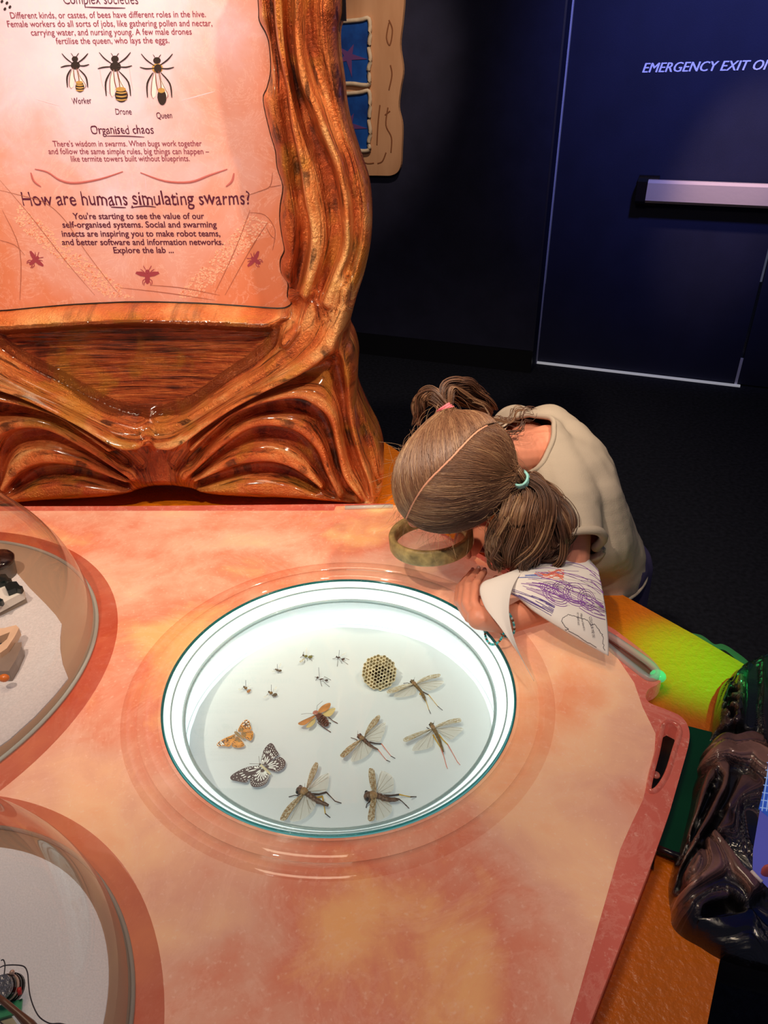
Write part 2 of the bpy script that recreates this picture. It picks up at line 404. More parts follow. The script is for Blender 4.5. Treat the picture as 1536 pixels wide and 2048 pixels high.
# ------------------------------------------------------------------ table
TC = (-0.067, 0.81)            # well centre
def zxy(pts, z): return [(onz(x, y, z).x, onz(x, y, z).y) for x, y in pts]
print_outer = zxy([(-500, 1014), (300, 1012), (780, 1007)], TZ) + zxy(cat([(1228, 1258), (1290, 1305), (1318, 1334), (1326, 1352), (1316, 1368), (1298, 1378), (1291, 1392), (1300, 1406), (1335, 1420), (1362, 1433), (1377, 1455), (1378, 1485), (1362, 1545)], 4), TZ) + zxy([(1340, 1622), (1305, 1722), (1175, 2060), (1050, 2400), (-700, 2400)], TZ)
slot1 = [(1190, 1262), (1218, 1271), (1290, 1320), (1312, 1340), (1314, 1352), (1300, 1357), (1280, 1345), (1215, 1292)]
slot2 = [(1326, 1452), (1340, 1444), (1356, 1452), (1360, 1466), (1350, 1498), (1334, 1548), (1314, 1578), (1298, 1580), (1302, 1550), (1314, 1505)]
M_margin = print_mat('unlit_graphic_margin', [(0.3, (150, 58, 48)), (0.5, (186, 86, 70)), (0.7, (205, 104, 86))], 0.28)  # same graphic outside the lit area, its dimness painted as darker red
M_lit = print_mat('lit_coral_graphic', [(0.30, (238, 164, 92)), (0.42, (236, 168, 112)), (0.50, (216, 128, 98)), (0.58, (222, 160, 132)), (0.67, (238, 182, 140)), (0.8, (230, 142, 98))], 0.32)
M_orange = mat('orange_painted_base', (214, 112, 10), 0.35, var=0.1, vs=4, bump=0.35, bs=110, coat=0.2)
tbl = empty('exhibit_table', (-0.5, 0.9, 0.0), 'orange display table with a glowing coral printed top and a round lit well', 'table')
bo = [(-1.7, 1.76), (-0.2, 1.76), (0.004, 1.695), (0.42, 1.064), (0.5144, 0.947), (0.572, 0.868), (0.60, 0.80), (0.585, 0.74), (0.43, 0.50), (0.3506, 0.426), (0.314, 0.365), (0.25, 0.18), (-1.7, 0.18)]
hole = circ(TC[0], TC[1], 0.262, 96)
v, f = slab(bo, [hole], 0.66, 0.72); mk('base_top', v, f, M_orange, tbl)
bo2 = [(-0.5+(x+0.5)*0.93, 0.95+(y-0.95)*0.93) for x, y in bo]
v, f = slab(bo2, [], 0.0, 0.60); mk('pedestal', v, f, mat('dark_pedestal', (24, 20, 24), 0.6), tbl)
v, f = slab([(-0.5+(x+0.5)*0.97, 0.95+(y-0.95)*0.97) for x, y in bo], [circ(TC[0], TC[1], 0.262, 96)], 0.605, 0.66); mk('under_frame', v, f, mat('dark_pedestal_lip', (60, 34, 16), 0.6), tbl)
hole2 = circ(TC[0], TC[1], 0.2575, 96)
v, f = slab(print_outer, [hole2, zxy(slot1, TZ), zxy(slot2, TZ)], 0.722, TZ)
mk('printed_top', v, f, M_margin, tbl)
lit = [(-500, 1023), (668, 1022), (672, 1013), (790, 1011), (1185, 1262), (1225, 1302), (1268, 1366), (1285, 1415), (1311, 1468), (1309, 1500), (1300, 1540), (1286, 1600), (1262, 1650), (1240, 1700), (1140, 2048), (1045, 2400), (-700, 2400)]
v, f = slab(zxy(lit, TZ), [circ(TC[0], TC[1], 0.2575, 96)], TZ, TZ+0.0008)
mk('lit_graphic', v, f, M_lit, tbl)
# slot linings
M_acr = clear('clear_acrylic_lining', (225, 235, 235), 0.05, solid=0.35, scol=(230, 240, 240))
M_dark = mat('dark_metal_inside', (36, 44, 38), 0.25, 0.6, var=0.4, vs=40)
for sl, nm in ((slot1, 'acrylic_slot'), (slot2, 'open_slot')):
    c = cat([tuple(onz(x, y, TZ+0.001)) for x, y in sl], 4, True)
    MB().tube(list(c)+[c[0]], 0.0035 if sl is slot2 else 0.006, 6).build(nm+'_rim', M_acr if sl is slot1 else M_margin, tbl, True)
v, f = slab(zxy(slot2, TZ), [], 0.700, 0.7235); mk('slot_insert', v, f, M_dark, tbl)
v, f = slab(zxy(slot1, TZ), [], 0.7205, 0.742); mk('slot_filling', v, f, mat('grey_acrylic_filling', (120, 84, 80), 0.08, spec=0.8), tbl)
MB().ell(onz(1316, 1352, 0.748), (0.012, 0, 0), (0, 0.012, 0), (0, 0, 0.008)).build('green_glow_tip', mat('green_acrylic_end', (90, 200, 130), 0.1, emit=0.5), tbl, True)
MB().ell(onz(1311, 1550, 0.724), (0.006, 0, 0), (0, 0.006, 0), (0, 0, 0.004)).build('screw_head', M_alu, tbl, True)
MB().tube([onz(690, 1016, TZ+0.003), onz(786, 1013, TZ+0.003)], 0.005, 6).build('clear_edge_strip', M_acr, tbl, True)
# raised clear annulus around the well
M_ring = clear('clear_acrylic_ring', (255, 252, 248), 0.03)
for (r0, r1, z, nm) in ((0.262, 0.290, 0.0025, 'clear_ring_inner'), (0.290, 0.312, 0.0018, 'clear_ring_outer')):
    MB().lathe((TC[0], TC[1], TZ), [(r0, 0.001), (r0, z), (r1-0.001, z), (r1, 0.001)], 128).build(nm, M_ring if 'inner' in nm else clear('pale_acrylic_ring', (252, 243, 238), 0.05), tbl, True)
# small dark green tray + acrylic bracket
gt = empty('green_tray', tuple(onz(1370, 1600, 0.72)), 'dark green glossy tray wedged between the table top and the bark sculpture', 'tray')
tr = [(1376, 1452), (1440, 1468), (1420, 1560), (1400, 1650), (1368, 1712), (1306, 1690), (1340, 1600)]
v, f = slab(zxy(tr, 0.735), [], 0.721, 0.735); mk('tray', v, f, mat('dark_green_gloss', (4, 62, 34), 0.12, var=0.3, vs=10), gt)
MB().tube([onz(1306, 1692, 0.735), onz(1345, 1708, 0.735), onz(1372, 1716, 0.735)], 0.004, 6).build('front_lip', mat('black_lip', (26, 20, 26), 0.2), gt, True)
MB().tube([onz(1308, 1688, 0.737), onz(1302, 1738, 0.723)], 0.003, 6).build('prong', mat('black_prong', (26, 20, 26), 0.2), gt, True)
brk = cat([(1355, 1267), (1395, 1270), (1412, 1278), (1428, 1290), (1445, 1290), (1468, 1303), (1500, 1332), (1480, 1360), (1440, 1345), (1395, 1305), (1372, 1290)], 4, True)
h1 = cat([(1378, 1278), (1398, 1278), (1404, 1285), (1394, 1290)], 4, True); h2 = cat([(1437, 1302), (1452, 1304), (1480, 1330), (1474, 1336), (1448, 1322)], 4, True)
v, f = slab(zxy(brk, 0.71), [zxy(h1, 0.71), zxy(h2, 0.71)], 0.700, 0.712)
o = mk('acrylic_bracket', v, f, clear('smoky_green_acrylic', (120, 140, 125), 0.1, solid=0.55, scol=(96, 96, 92)))
tag(o, 'smoky green acrylic bracket with two oval holes behind the orange table edge', 'bracket')

# ------------------------------------------------------------------ lit well (dish)
well = empty('specimen_well', (TC[0], TC[1], 0.63), 'round white lit specimen dish sunk into the table under clear glass', 'display dish')
M_glow = mat('white_glowing_wall', (236, 246, 246), 0.3, emit=0.50)
M_glow2 = mat('white_glowing_rim', (250, 255, 255), 0.2, emit=0.75)
M_flo = mat('white_paper_floor', (200, 207, 210), 0.8, emit=0.17, bump=0.05, bs=40)
M_gedge = clear('glass_edge_teal', (120, 190, 190), 0.02, solid=0.4, scol=(30, 130, 130))
M_gring = clear('grey_glass_ring', (190, 205, 205), 0.02, solid=0.45, scol=(176, 190, 188))
cw = (TC[0], TC[1], 0)
MB().lathe(cw, [(0.2535, 0.7505), (0.2520, 0.7460), (0.231, 0.7270), (0.231, 0.724), (0.2560, 0.745)], 128, closed=True).build('sloped_rim', M_glow2, well, True)
MB().lathe(cw, [(0.2305, 0.724), (0.2375, 0.700), (0.241, 0.665), (0.241, 0.650), (0.248, 0.650), (0.246, 0.700), (0.240, 0.724)], 128, closed=True).build('well_wall', M_glow, well, True)
v, f = slab(circ(TC[0], TC[1], 0.246, 96), [], 0.650, 0.662); mk('well_bottom', v, f, M_glow, well)
MB().lathe(cw, [(0.2542, 0.7470), (0.2574, 0.7470), (0.2574, 0.7530), (0.2542, 0.7535)], 128, closed=True).build('glass_edge', M_gedge, well, True)
MB().lathe(cw, [(0.2270, 0.7240), (0.2315, 0.7240), (0.2315, 0.7290), (0.2270, 0.7290)], 128, closed=True).build('inner_glass_ring', M_gring, well, True)
MB().lathe(cw, [(0.2440, 0.7420), (0.2460, 0.7420), (0.2460, 0.7440), (0.2440, 0.7440)], 128, closed=True).build('step_line', M_gring, well, True)
pr = []
for i in range(160):
    a = 2*math.pi*i/160
    r = 0.2300+0.0035*noise.noise(Vector((math.cos(a)*2.2, math.sin(a)*2.2, 4)))+0.0012*noise.noise(Vector((math.cos(a)*9, math.sin(a)*9, 1)))
    pr.append((TC[0]+r*math.cos(a), TC[1]+r*math.sin(a)))
v, f = slab(pr, [], 0.663, 0.6655); mk('paper_floor', v, f, M_flo, well)
ZF = 0.6655
MB().lathe(cw, [(0.2360, 0.6665), (0.2365, 0.6670), (0.2370, 0.6665)], 96).build('paper_fold', M_flo, well, True)
gc = MB(); v, f = slab(circ(TC[0], TC[1], 0.2538, 96), [], 0.7508, 0.7512); o = mk('glass_cover', v, f, clear('clear_glass_cover', (252, 255, 254), 0.01, ior=1.3), well)

# ------------------------------------------------------------------ insects
def zm(ox, oy, s): return lambda x, y: (ox+x/s, oy+y/s)
Z1 = zm(420, 1280, 5.486); Z2 = zm(660, 1280, 5.486); Z3 = zm(540, 1500, 4.8)
def P3(zf, p, h=0.006): x, y = zf(*p); return onz(x, y, ZF+h)
def wing_mat(name, c1, c2, alpha, scale=160, thr=0.5):
    mt = bpy.data.materials.new(name); mt.use_nodes = True; nt = mt.node_tree; b = nt.nodes['Principled BSDF']
    v = objco(nt); n = nz(nt, v, scale, 3); col = ramp(nt, n, [(thr-0.04, c1), (thr+0.04, c2)])
    nt.links.new(col, b.inputs['Base Color']); b.inputs['Roughness'].default_value = 0.5
    al = ramp(nt, n, [(thr-0.04, (0, 0, 0)), (thr+0.04, (255, 255, 255))])
    nt.links.new(mth(nt, 'ADD', mth(nt, 'MULTIPLY', al, 0.25), alpha), b.inputs['Alpha'])
    return mt
W_fore = wing_mat('mottled_forewing', (226, 220, 198), (176, 160, 122), 0.5, 420, 0.52)
W_fore2 = wing_mat('brown_mottled_forewing', (214, 200, 166), (158, 128, 84), 0.55, 420, 0.5)
W_hind = mat('clear_hindwing', (228, 226, 214), 0.35, alpha=0.30)
M_vein = mat('wing_vein', (122, 108, 84), 0.5)
M_loc = mat('olive_brown_locust', (110, 88, 52), 0.45, var=0.5, vs=250)
M_loc2 = mat('dark_brown_locust', (92, 66, 50), 0.45, var=0.55, vs=250)
M_yel = mat('yellow_leg', (206, 164, 58), 0.5); M_pink = mat('pink_leg', (222, 128, 104), 0.5); M_dk = mat('dark_leg', (70, 52, 44), 0.5)
M_pin = mat('steel_pin', (90, 100, 120), 0.3, 0.6); M_orn = mat('orange_cockroach_wing', (206, 138, 70), 0.4, alpha=0.85, var=0.3, vs=60)
M_pal = mat('pale_cockroach_wing', (226, 206, 140), 0.4, alpha=0.75)
def wing(zf, poly, mt, root, parent, h=0.006, rise=0.004, name='wing', nv=5, vein=True, th=0.0004):
    pts = [P3(zf, p, h) for p in cat(poly, 3, True)]
    rp = P3(zf, root, h)
    mx = max((p-rp).length for p in pts)
    pts2 = [p+UZ*rise*((p-rp).length/mx) for p in pts]
    o = MB().prism(pts2, UZ*th).build(name, mt, parent)
    if vein:
        b = MB(); P = [P3(zf, p, h) for p in poly]
        P = sorted(P, key=lambda q: -(q-rp).length)[:max(3, len(P)-3)]
        for q in P[:nv+2]:
            e = rp.lerp(q, 0.96)+UZ*(rise*((q-rp).length/mx)*0.96+th)
            b.tube([rp+UZ*0.0006, rp.lerp(e, 0.5)+UZ*0.0002, e], 0.00022, 3, cap=False)
        b.build('veins', M_vein, o)
    return o
def limb(zf, pts, rs, mt, parent, name='leg', h0=0.006, h1=0.001):
    n = len(pts); P = [P3(zf, p, h0+(h1-h0)*i/(n-1)) for i, p in enumerate(pts)]
    return MB().tube(P, rs, 6).build(name, mt, parent, True)
def body(zf, pts, rs, mt, parent, name='body', h=0.005, flat=0.8):
    P = [P3(zf, tuple(p[:2]), h) for p in cat(pts, 8)]
    rr = [r_*(1+(0.10*math.sin(i*1.57) if i > 14 else 0)) for i, r_ in enumerate(np.interp(np.linspace(0, len(rs)-1, len(P)), range(len(rs)), rs))]
    return MB().tube(P, rr, 10, flat=flat).build(name, mt, parent, True)
def root_at(zf, p, name, label, cat_, group=None):
    x, y = zf(*p); q = onz(x, y, ZF); return empty(name, tuple(q), label, cat_, group)
M_gloss0 = mat('dark_eye', (30, 22, 20), 0.15); M_pron = mat('tan_pronotum', (150, 116, 78), 0.45, var=0.4, vs=300)
LG = 'pinned locusts in the lit dish'
LOC = [
 dict(zf=Z2, lab='locust with yellow hind legs, beside the wasp nest', body=[(890, 435), (905, 460), (935, 490), (975, 535), (1000, 565), (1030, 625), (1042, 665)], br=[5, 24, 22, 19, 16, 20, 6],
  fw=[[(905, 478), (800, 500), (690, 540), (630, 575), (622, 595), (645, 605), (720, 590), (800, 550), (900, 495)], [(955, 465), (1020, 425), (1100, 400), (1190, 392), (1212, 405), (1195, 425), (1100, 440), (1020, 465), (965, 478)]],
  hw=[[(905, 510), (820, 540), (740, 585), (700, 625), (712, 642), (800, 640), (880, 620), (935, 600), (950, 540)], [(985, 490), (1080, 465), (1180, 458), (1245, 465), (1240, 490), (1190, 530), (1120, 560), (1060, 565), (1000, 530)]],
  legs=[([(1000, 560), (1040, 580), (1080, 600)], M_dk, 9), ([(1080, 600), (1130, 660), (1180, 725)], M_yel, 5), ([(1180, 725), (1210, 750), (1235, 770)], M_dk, 4), ([(985, 590), (1010, 600), (1032, 612)], M_yel, 9), ([(1032, 612), (1060, 690), (1085, 765)], M_yel, 5), ([(1085, 765), (1105, 810)], M_dk, 4), ([(885, 480), (850, 470), (805, 475)], M_dk, 4)], ant=[[(920, 440), (930, 405)]], col=M_loc, wf=W_fore),
 dict(zf=Z2, lab='locust with pink shins in the middle of the dish, wings spread diagonally', body=[(305, 1035), (325, 1060), (365, 1085), (400, 1120), (450, 1165), (525, 1200)], br=[6, 24, 22, 22, 18, 6],
  fw=[[(335, 1095), (270, 1130), (190, 1190), (125, 1265), (112, 1290), (130, 1308), (160, 1305), (220, 1250), (290, 1170), (340, 1110)], [(380, 1045), (410, 970), (460, 900), (520, 850), (545, 850), (548, 880), (510, 940), (440, 1000), (395, 1045)]],
  hw=[[(350, 1110), (310, 1160), (260, 1240), (232, 1310), (235, 1345), (255, 1352), (330, 1330), (420, 1270), (470, 1180), (390, 1140)], [(385, 1065), (450, 1000), (530, 945), (600, 920), (612, 930), (600, 1010), (570, 1080), (540, 1130), (440, 1110)]],
  legs=[([(430, 1120), (500, 1135), (565, 1140)], M_dk, 9), ([(565, 1140), (620, 1210), (670, 1275)], M_pink, 5), ([(670, 1275), (715, 1298)], M_dk, 4), ([(440, 1170), (480, 1185), (525, 1200)], M_yel, 10), ([(525, 1200), (575, 1265), (620, 1320)], M_pink, 5), ([(620, 1320), (660, 1335)], M_dk, 4), ([(300, 1100), (265, 1080), (230, 1072)], M_dk, 5), ([(350, 1050), (335, 1025), (320, 1030)], M_dk, 4)], ant=[[(305, 1040), (305, 995)]], col=M_loc2, wf=W_fore2),
 dict(zf=Z2, lab='rightmost locust, with long straight pink hind legs', body=[(1105, 905), (1115, 935), (1138, 975), (1165, 1020), (1200, 1100), (1245, 1225)], br=[8, 24, 24, 20, 17, 8],
  fw=[[(1095, 980), (1000, 1010), (880, 1060), (810, 1100), (802, 1120), (820, 1137), (870, 1125), (960, 1070), (1095, 1000)], [(1165, 945), (1230, 915), (1330, 885), (1415, 878), (1437, 895), (1430, 920), (1330, 930), (1230, 950), (1170, 965)]],
  hw=[[(1110, 1020), (1030, 1080), (930, 1160), (902, 1215), (910, 1235), (960, 1232), (1060, 1210), (1130, 1165), (1125, 1060)], [(1190, 985), (1280, 970), (1400, 968), (1460, 985), (1450, 1010), (1370, 1080), (1330, 1105), (1270, 1080), (1210, 1010)]],
  legs=[([(1195, 1040), (1240, 1095), (1290, 1145)], M_yel, 9), ([(1290, 1145), (1345, 1240), (1400, 1340)], M_pink, 5), ([(1400, 1340), (1428, 1370)], M_pink, 4), ([(1130, 1040), (1170, 1110), (1215, 1180)], M_yel, 9), ([(1215, 1180), (1250, 1280), (1278, 1385)], M_pink, 5), ([(1278, 1385), (1290, 1412)], M_pink, 4), ([(1090, 978), (1060, 958)], M_dk, 5)], ant=[[(1135, 925), (1145, 885)]], col=M_loc, wf=W_fore),
 dict(zf=Z3, lab='stout brown locust at the bottom of the dish, below the black and white butterfly', body=[(262, 370), (290, 390), (340, 405), (390, 440), (450, 485), (560, 532)], br=[16, 36, 26, 26, 24, 12],
  fw=[[(350, 365), (365, 290), (390, 210), (430, 145), (455, 140), (465, 160), (450, 220), (410, 300), (370, 365)], [(315, 420), (250, 470), (170, 550), (125, 620), (100, 690), (155, 690), (200, 620), (260, 530), (320, 440)]],
  hw=[[(370, 370), (430, 300), (500, 255), (565, 235), (568, 270), (550, 390), (500, 400), (410, 405)], [(325, 440), (270, 520), (220, 610), (195, 695), (290, 690), (380, 630), (430, 560), (440, 490), (370, 450)]],
  legs=[([(400, 425), (470, 425), (540, 405)], M_dk, 11), ([(540, 405), (585, 450), (625, 492)], M_dk, 6), ([(625, 492), (685, 510)], M_dk, 5), ([(420, 465), (460, 455), (505, 445)], M_yel, 11), ([(505, 450), (518, 530), (530, 610)], M_yel, 6), ([(530, 610), (578, 648)], M_dk, 5), ([(270, 438), (235, 435), (180, 450)], M_dk, 5), ([(355, 480), (370, 530), (390, 570)], M_dk, 5)], ant=[[(320, 370), (305, 335)], [(335, 365), (335, 320)]], col=M_loc2, wf=W_fore2),
 dict(zf=Z3, lab='brown locust at the bottom of the dish with hind legs kicked to the right', body=[(920, 425), (945, 445), (1000, 440), (1050, 445), (1120, 475), (1235, 475)], br=[18, 40, 30, 28, 26, 12],
  fw=[[(985, 405), (955, 320), (945, 240), (955, 195), (995, 205), (1010, 250), (1020, 340), (1020, 410)], [(975, 470), (955, 560), (940, 690), (1000, 690), (1010, 580), (1020, 470)]],
  hw=[[(1035, 410), (1045, 310), (1060, 230), (1075, 212), (1130, 235), (1175, 270), (1190, 340), (1170, 410), (1080, 415)], [(1025, 470), (1020, 580), (1020, 690), (1100, 670), (1160, 620), (1172, 560), (1130, 500), (1060, 465)]],
  legs=[([(1090, 440), (1160, 438), (1240, 427)], M_dk, 11), ([(1240, 427), (1300, 440), (1350, 450)], M_yel, 6), ([(1350, 450), (1405, 448)], M_dk, 5), ([(1235, 470), (1270, 495), (1300, 525)], M_dk, 6), ([(1300, 525), (1335, 560)], M_dk, 5), ([(970, 485), (930, 520), (922, 555)], M_dk, 6)], ant=[[(925, 418), (905, 402)]], col=M_loc2, wf=W_fore2)]
for s in LOC:
    sc_ = 5.486 if s['zf'] is Z2 else 4.8; u = 1.13/1480/sc_*1.03      # metres per crop pixel
    zf = s['zf']
    r = root_at(zf, s['body'][2], 'locust', s['lab'], 'insect', LG)
    body(zf, s['body'], [q*u for q in s['br']], s['col'], r, h=0.007)
    hd = P3(zf, s['body'][1], 0.008); sz = s['br'][1]*u
    MB().ell(hd, (sz*1.05, 0, 0), (0, sz*1.1, 0), (0, 0, sz)).build('head', s['col'], r, True)
    d_ = (hd-P3(zf, s['body'][2], 0.008)).normalized(); n_ = Vector((-d_.y, d_.x, 0))
    for q in (-1, 1): MB().ell(hd+d_*sz*0.35+n_*q*sz*0.85+UZ*sz*0.3, (sz*0.4, 0, 0), (0, sz*0.4, 0), (0, 0, sz*0.4), 8, 6).build('eye', M_gloss0, r, True)
    pm = P3(zf, s['body'][1], 0.008).lerp(P3(zf, s['body'][2], 0.008), 0.62)+UZ*sz*0.25
    MB().ell(pm, d_*sz*1.25, n_*sz*1.0, UZ*sz*0.75, 12, 8).build('pronotum', M_pron, r, True)
    mid = s['body'][2]
    for w_ in s['fw']: wing(zf, w_, s['wf'], mid, r, 0.008, 0.004, 'forewing', 2)
    for w_ in s['hw']: wing(zf, w_, W_hind, mid, r, 0.006, 0.003, 'hindwing', 6)
    for pts, mt_, rr in s['legs']: limb(zf, pts, [rr*u*1.15]+[rr*u*0.72]*(len(pts)-1), mt_, r)
    for a in s['ant']: limb(zf, a, [1.6*u, 1.2*u], M_dk, r, 'antenna', 0.008, 0.010)
u = 1.13/1480/5.486*1.03
# cockroach
r = root_at(Z1, (1190, 830), 'cockroach', 'brown cockroach with orange wings spread, in the middle of the dish', 'insect')
M_ck = mat('dark_brown_cockroach', (96, 56, 44), 0.35, var=0.4, vs=200)
body(Z1, [(1145, 785), (1165, 800), (1190, 820), (1230, 870), (1270, 920), (1285, 945)], [14*u, 30*u, 36*u, 52*u, 42*u, 12*u], M_ck, r, h=0.006, flat=0.5)
MB().ell(P3(Z1, (1160, 797), 0.008), (34*u, 0, 0), (0, 34*u, 0), (0, 0, 10*u)).build('pronotum', mat('pinkish_pronotum', (170, 110, 96), 0.3), r, True)
for i in range(6):
    t = i/5; c = P3(Z1, (1205+t*70, 850+t*85), 0.0105-0.002*t)
    dv = (P3(Z1, (1245, 850))-P3(Z1, (1205, 890))).normalized()*(44-14*t)*u
    MB().tube([c-dv, c+UZ*0.0008, c+dv], 0.0005, 4).build('segment_ridge', M_dk, r, True)
wing(Z1, [(1145, 830), (1070, 870), (1000, 910), (968, 935), (985, 952), (1040, 950), (1100, 900), (1150, 850)], M_orn, (1160, 820), r, 0.009, 0.004, 'forewing', 2)
wing(Z1, [(1150, 865), (1100, 900), (1060, 960), (1065, 978), (1110, 965), (1150, 920), (1160, 880)], M_pal, (1165, 840), r, 0.007, 0.003, 'hindwing', 3)
wing(Z1, [(1185, 785), (1220, 745), (1270, 718), (1318, 712), (1325, 735), (1300, 775), (1240, 800), (1195, 805)], M_orn, (1180, 810), r, 0.009, 0.004, 'forewing', 2)
wing(Z1, [(1235, 815), (1290, 780), (1350, 762), (1378, 770), (1350, 820), (1310, 850), (1260, 840)], M_pal, (1210, 830), r, 0.007, 0.003, 'hindwing', 3)
for pts in ([(1180, 905), (1240, 955), (1325, 1012)], [(1300, 845), (1345, 885), (1402, 916)], [(1285, 905), (1325, 912)]): limb(Z1, pts, 5*u, M_ck, r)
limb(Z1, [(1172, 775), (1175, 720), (1235, 670)], 1.8*u, M_dk, r, 'antenna', 0.006, 0.008); limb(Z1, [(1130, 808), (1060, 806), (1000, 815)], 1.8*u, M_dk, r, 'antenna', 0.006, 0.008)
# small insects
def small(name, lab, parts, wings, legs, pin, cols, cat_='insect', ww=0.42):
    zf = Z1; r = root_at(zf, parts[1][0], name, lab, cat_)
    for i, (c, a, bq, ang) in enumerate(parts):
        a *= u; bq *= u; th_ = math.radians(ang)
        MB().ell(P3(zf, c, 0.0055), (a*math.cos(th_), -a*math.sin(th_), 0), (bq*math.sin(th_), bq*math.cos(th_), 0), (0, 0, bq*0.9)).build(('head', 'thorax', 'abdomen')[i], cols[i], r, True)
    for (p0, p1, wd) in wings:
        d = Vector((p1[0]-p0[0], p1[1]-p0[1])); n = Vector((-d.y, d.x)).normalized()*wd
        poly = [p0, (p0[0]+d.x*0.5+n.x, p0[1]+d.y*0.5+n.y), (p0[0]+d.x*0.9+n.x, p0[1]+d.y*0.9+n.y), p1, (p0[0]+d.x*0.8-n.x, p0[1]+d.y*0.8-n.y), (p0[0]+d.x*0.4-n.x*0.8, p0[1]+d.y*0.4-n.y*0.8)]
        wing(zf, poly, W_hind if wd < 11 else W_fore, p0, r, 0.006, 0.003, 'wing', 2, vein=False)
    for pts in legs: limb(zf, pts, 2.2*u, M_dk, r)
    if pin:
        (a, b_) = pin; q = P3(zf, b_, 0.004); top = P3(zf, a, 0.012)
        MB().tube([q, top], 0.00035, 5).build('pin', M_pin, r)
    return r
M_bee = mat('brown_bee_fuzz', (128, 98, 56), 0.8, var=0.4, vs=400); M_beeo = mat('amber_bee_abdomen', (176, 116, 56), 0.5, var=0.4, vs=300); M_beed = mat('dark_bee', (86, 72, 48), 0.6, var=0.5, vs=300)
M_wsp = mat('olive_wasp', (110, 108, 40), 0.4, var=0.6, vs=260); M_ant = mat('dark_ant', (64, 48, 44), 0.3, var=0.3, vs=200)
small('bee', 'small amber bee on a pin, leftmost insect of the dish', [((375, 515), 12, 14, -35), ((392, 527), 18, 16, -40), ((425, 560), 26, 17, -50)], [((372, 540), (312, 560), 9), ((410, 522), (446, 512), 9)], [[(400, 545), (410, 570)], [(440, 540), (458, 556)], [(362, 525), (350, 530)]], ((392, 440), (392, 520)), (M_beed, M_bee, M_beeo))
small('bee', 'small striped brown bee on a pin, nearest above the orange butterfly', [((648, 570), 12, 14, -25), ((670, 582), 20, 18, -25), ((712, 602), 28, 20, -25)], [((650, 600), (588, 650), 10), ((700, 565), (732, 528), 10)], [[(680, 605), (695, 632)], [(640, 590), (622, 604)], [(730, 600), (742, 606)]], ((672, 490), (672, 570)), (M_beed, M_bee, M_beed))
small('bee', 'tiny dark bee on a pin, upper left of the dish below the wasp', [((723, 322), 9, 11, -10), ((740, 330), 15, 14, -15), ((768, 337), 22, 14, -10)], [((722, 340), (680, 362), 7), ((752, 312), (782, 272), 7)], [[(745, 345), (750, 365)], [(715, 325), (700, 322)]], ((738, 265), (740, 322)), (M_beed, M_beed, M_beed))
small('wasp', 'olive yellow wasp with spread wings, at the top of the dish', [((1024, 168), 12, 15, -10), ((1052, 178), 22, 17, -15), ((1100, 186), 30, 19, -12)], [((1045, 200), (988, 260), 11), ((1058, 170), (1060, 98), 8)], [[(1018, 175), (1005, 180), (990, 193)], [(1040, 215), (1036, 250)], [(1065, 200), (1070, 230)], [(1090, 205), (1122, 228)], [(1020, 158), (1027, 130)], [(1110, 165), (1140, 178)]], None, (M_beed, M_wsp, M_wsp))
small('wasp', 'thin-waisted black wasp on a pin, between the nest and the olive wasp', [((1390, 185), 10, 12, -10), ((1412, 192), 19, 12, -20), ((1460, 210), 22, 14, -15)], [((1430, 180), (1495, 152), 5)], [[(1385, 192), (1360, 205), (1345, 205)], [(1405, 205), (1395, 290)], [(1425, 215), (1450, 258)], [(1445, 220), (1515, 268)], [(1470, 195), (1528, 215)], [(1430, 198), (1440, 206)]], ((1420, 110), (1412, 190)), (M_ant, M_ant, M_ant))
small('ant', 'dark long-legged ant on a pin, above the cockroach', [((1180, 412), 15, 13, -15), ((1220, 430), 24, 9, -20), ((1278, 442), 20, 13, -10)], [], [[(1210, 440), (1215, 470), (1228, 508)], [(1235, 445), (1270, 480), (1312, 512)], [(1245, 430), (1255, 400), (1325, 438)], [(1172, 425), (1160, 445)], [(1165, 408), (1150, 405)], [(1235, 432), (1262, 440)]], ((1192, 300), (1200, 418)), (M_ant, M_ant, M_ant))
# butterflies
def inside(p, poly):
    x, y = p; c = False; n = len(poly)
    for i in range(n):
        x0, y0 = poly[i]; x1, y1 = poly[(i+1) % n]
        if (y0 > y) != (y1 > y) and x < (x1-x0)*(y-y0)/(y1-y0)+x0: c = not c
    return c
def edged(p, poly):
    d = 1e9; n = len(poly)
    for i in range(n):
        a = Vector(poly[i]); b = Vector(poly[(i+1) % n]); ab = b-a; t = max(0, min(1, (Vector(p)-a).dot(ab)/ab.length_squared)); d = min(d, (Vector(p)-a-ab*t).length)
    return d
def ellpoly(c, d, a, b, n=8): 
    d = Vector(d).normalized(); e = Vector((-d.y, d.x))
    return [(c[0]+d.x*a*math.cos(t)+e.x*b*math.sin(t), c[1]+d.y*a*math.cos(t)+e.y*b*math.sin(t)) for t in [2*math.pi*i/n for i in range(n)]]
def patches(zf, lst, mt, parent, h, name):
    b = MB()
    for poly in lst: b.prism([P3(zf, p, h) for p in poly], UZ*0.0001)
    return b.build(name, mt, parent)
r = root_at(Z1, (600, 1410), 'butterfly', 'black and white spotted butterfly at the lower left of the dish', 'insect')
M_bk = mat('dark_brown_wing', (66, 54, 56), 0.6, var=0.15, vs=100); M_wh = mat('white_wing_spot', (232, 236, 234), 0.6, emit=0.12); M_cream2 = mat('cream_abdomen', (206, 196, 160), 0.6)
M_or = mat('orange_butterfly_wing', (220, 150, 66), 0.6, var=0.2, vs=150); M_brn = mat('brown_wing_base', (150, 122, 76), 0.7, var=0.2, vs=100); M_bk2 = mat('black_wing_mark', (56, 46, 44), 0.6)
rt = (590, 1400)
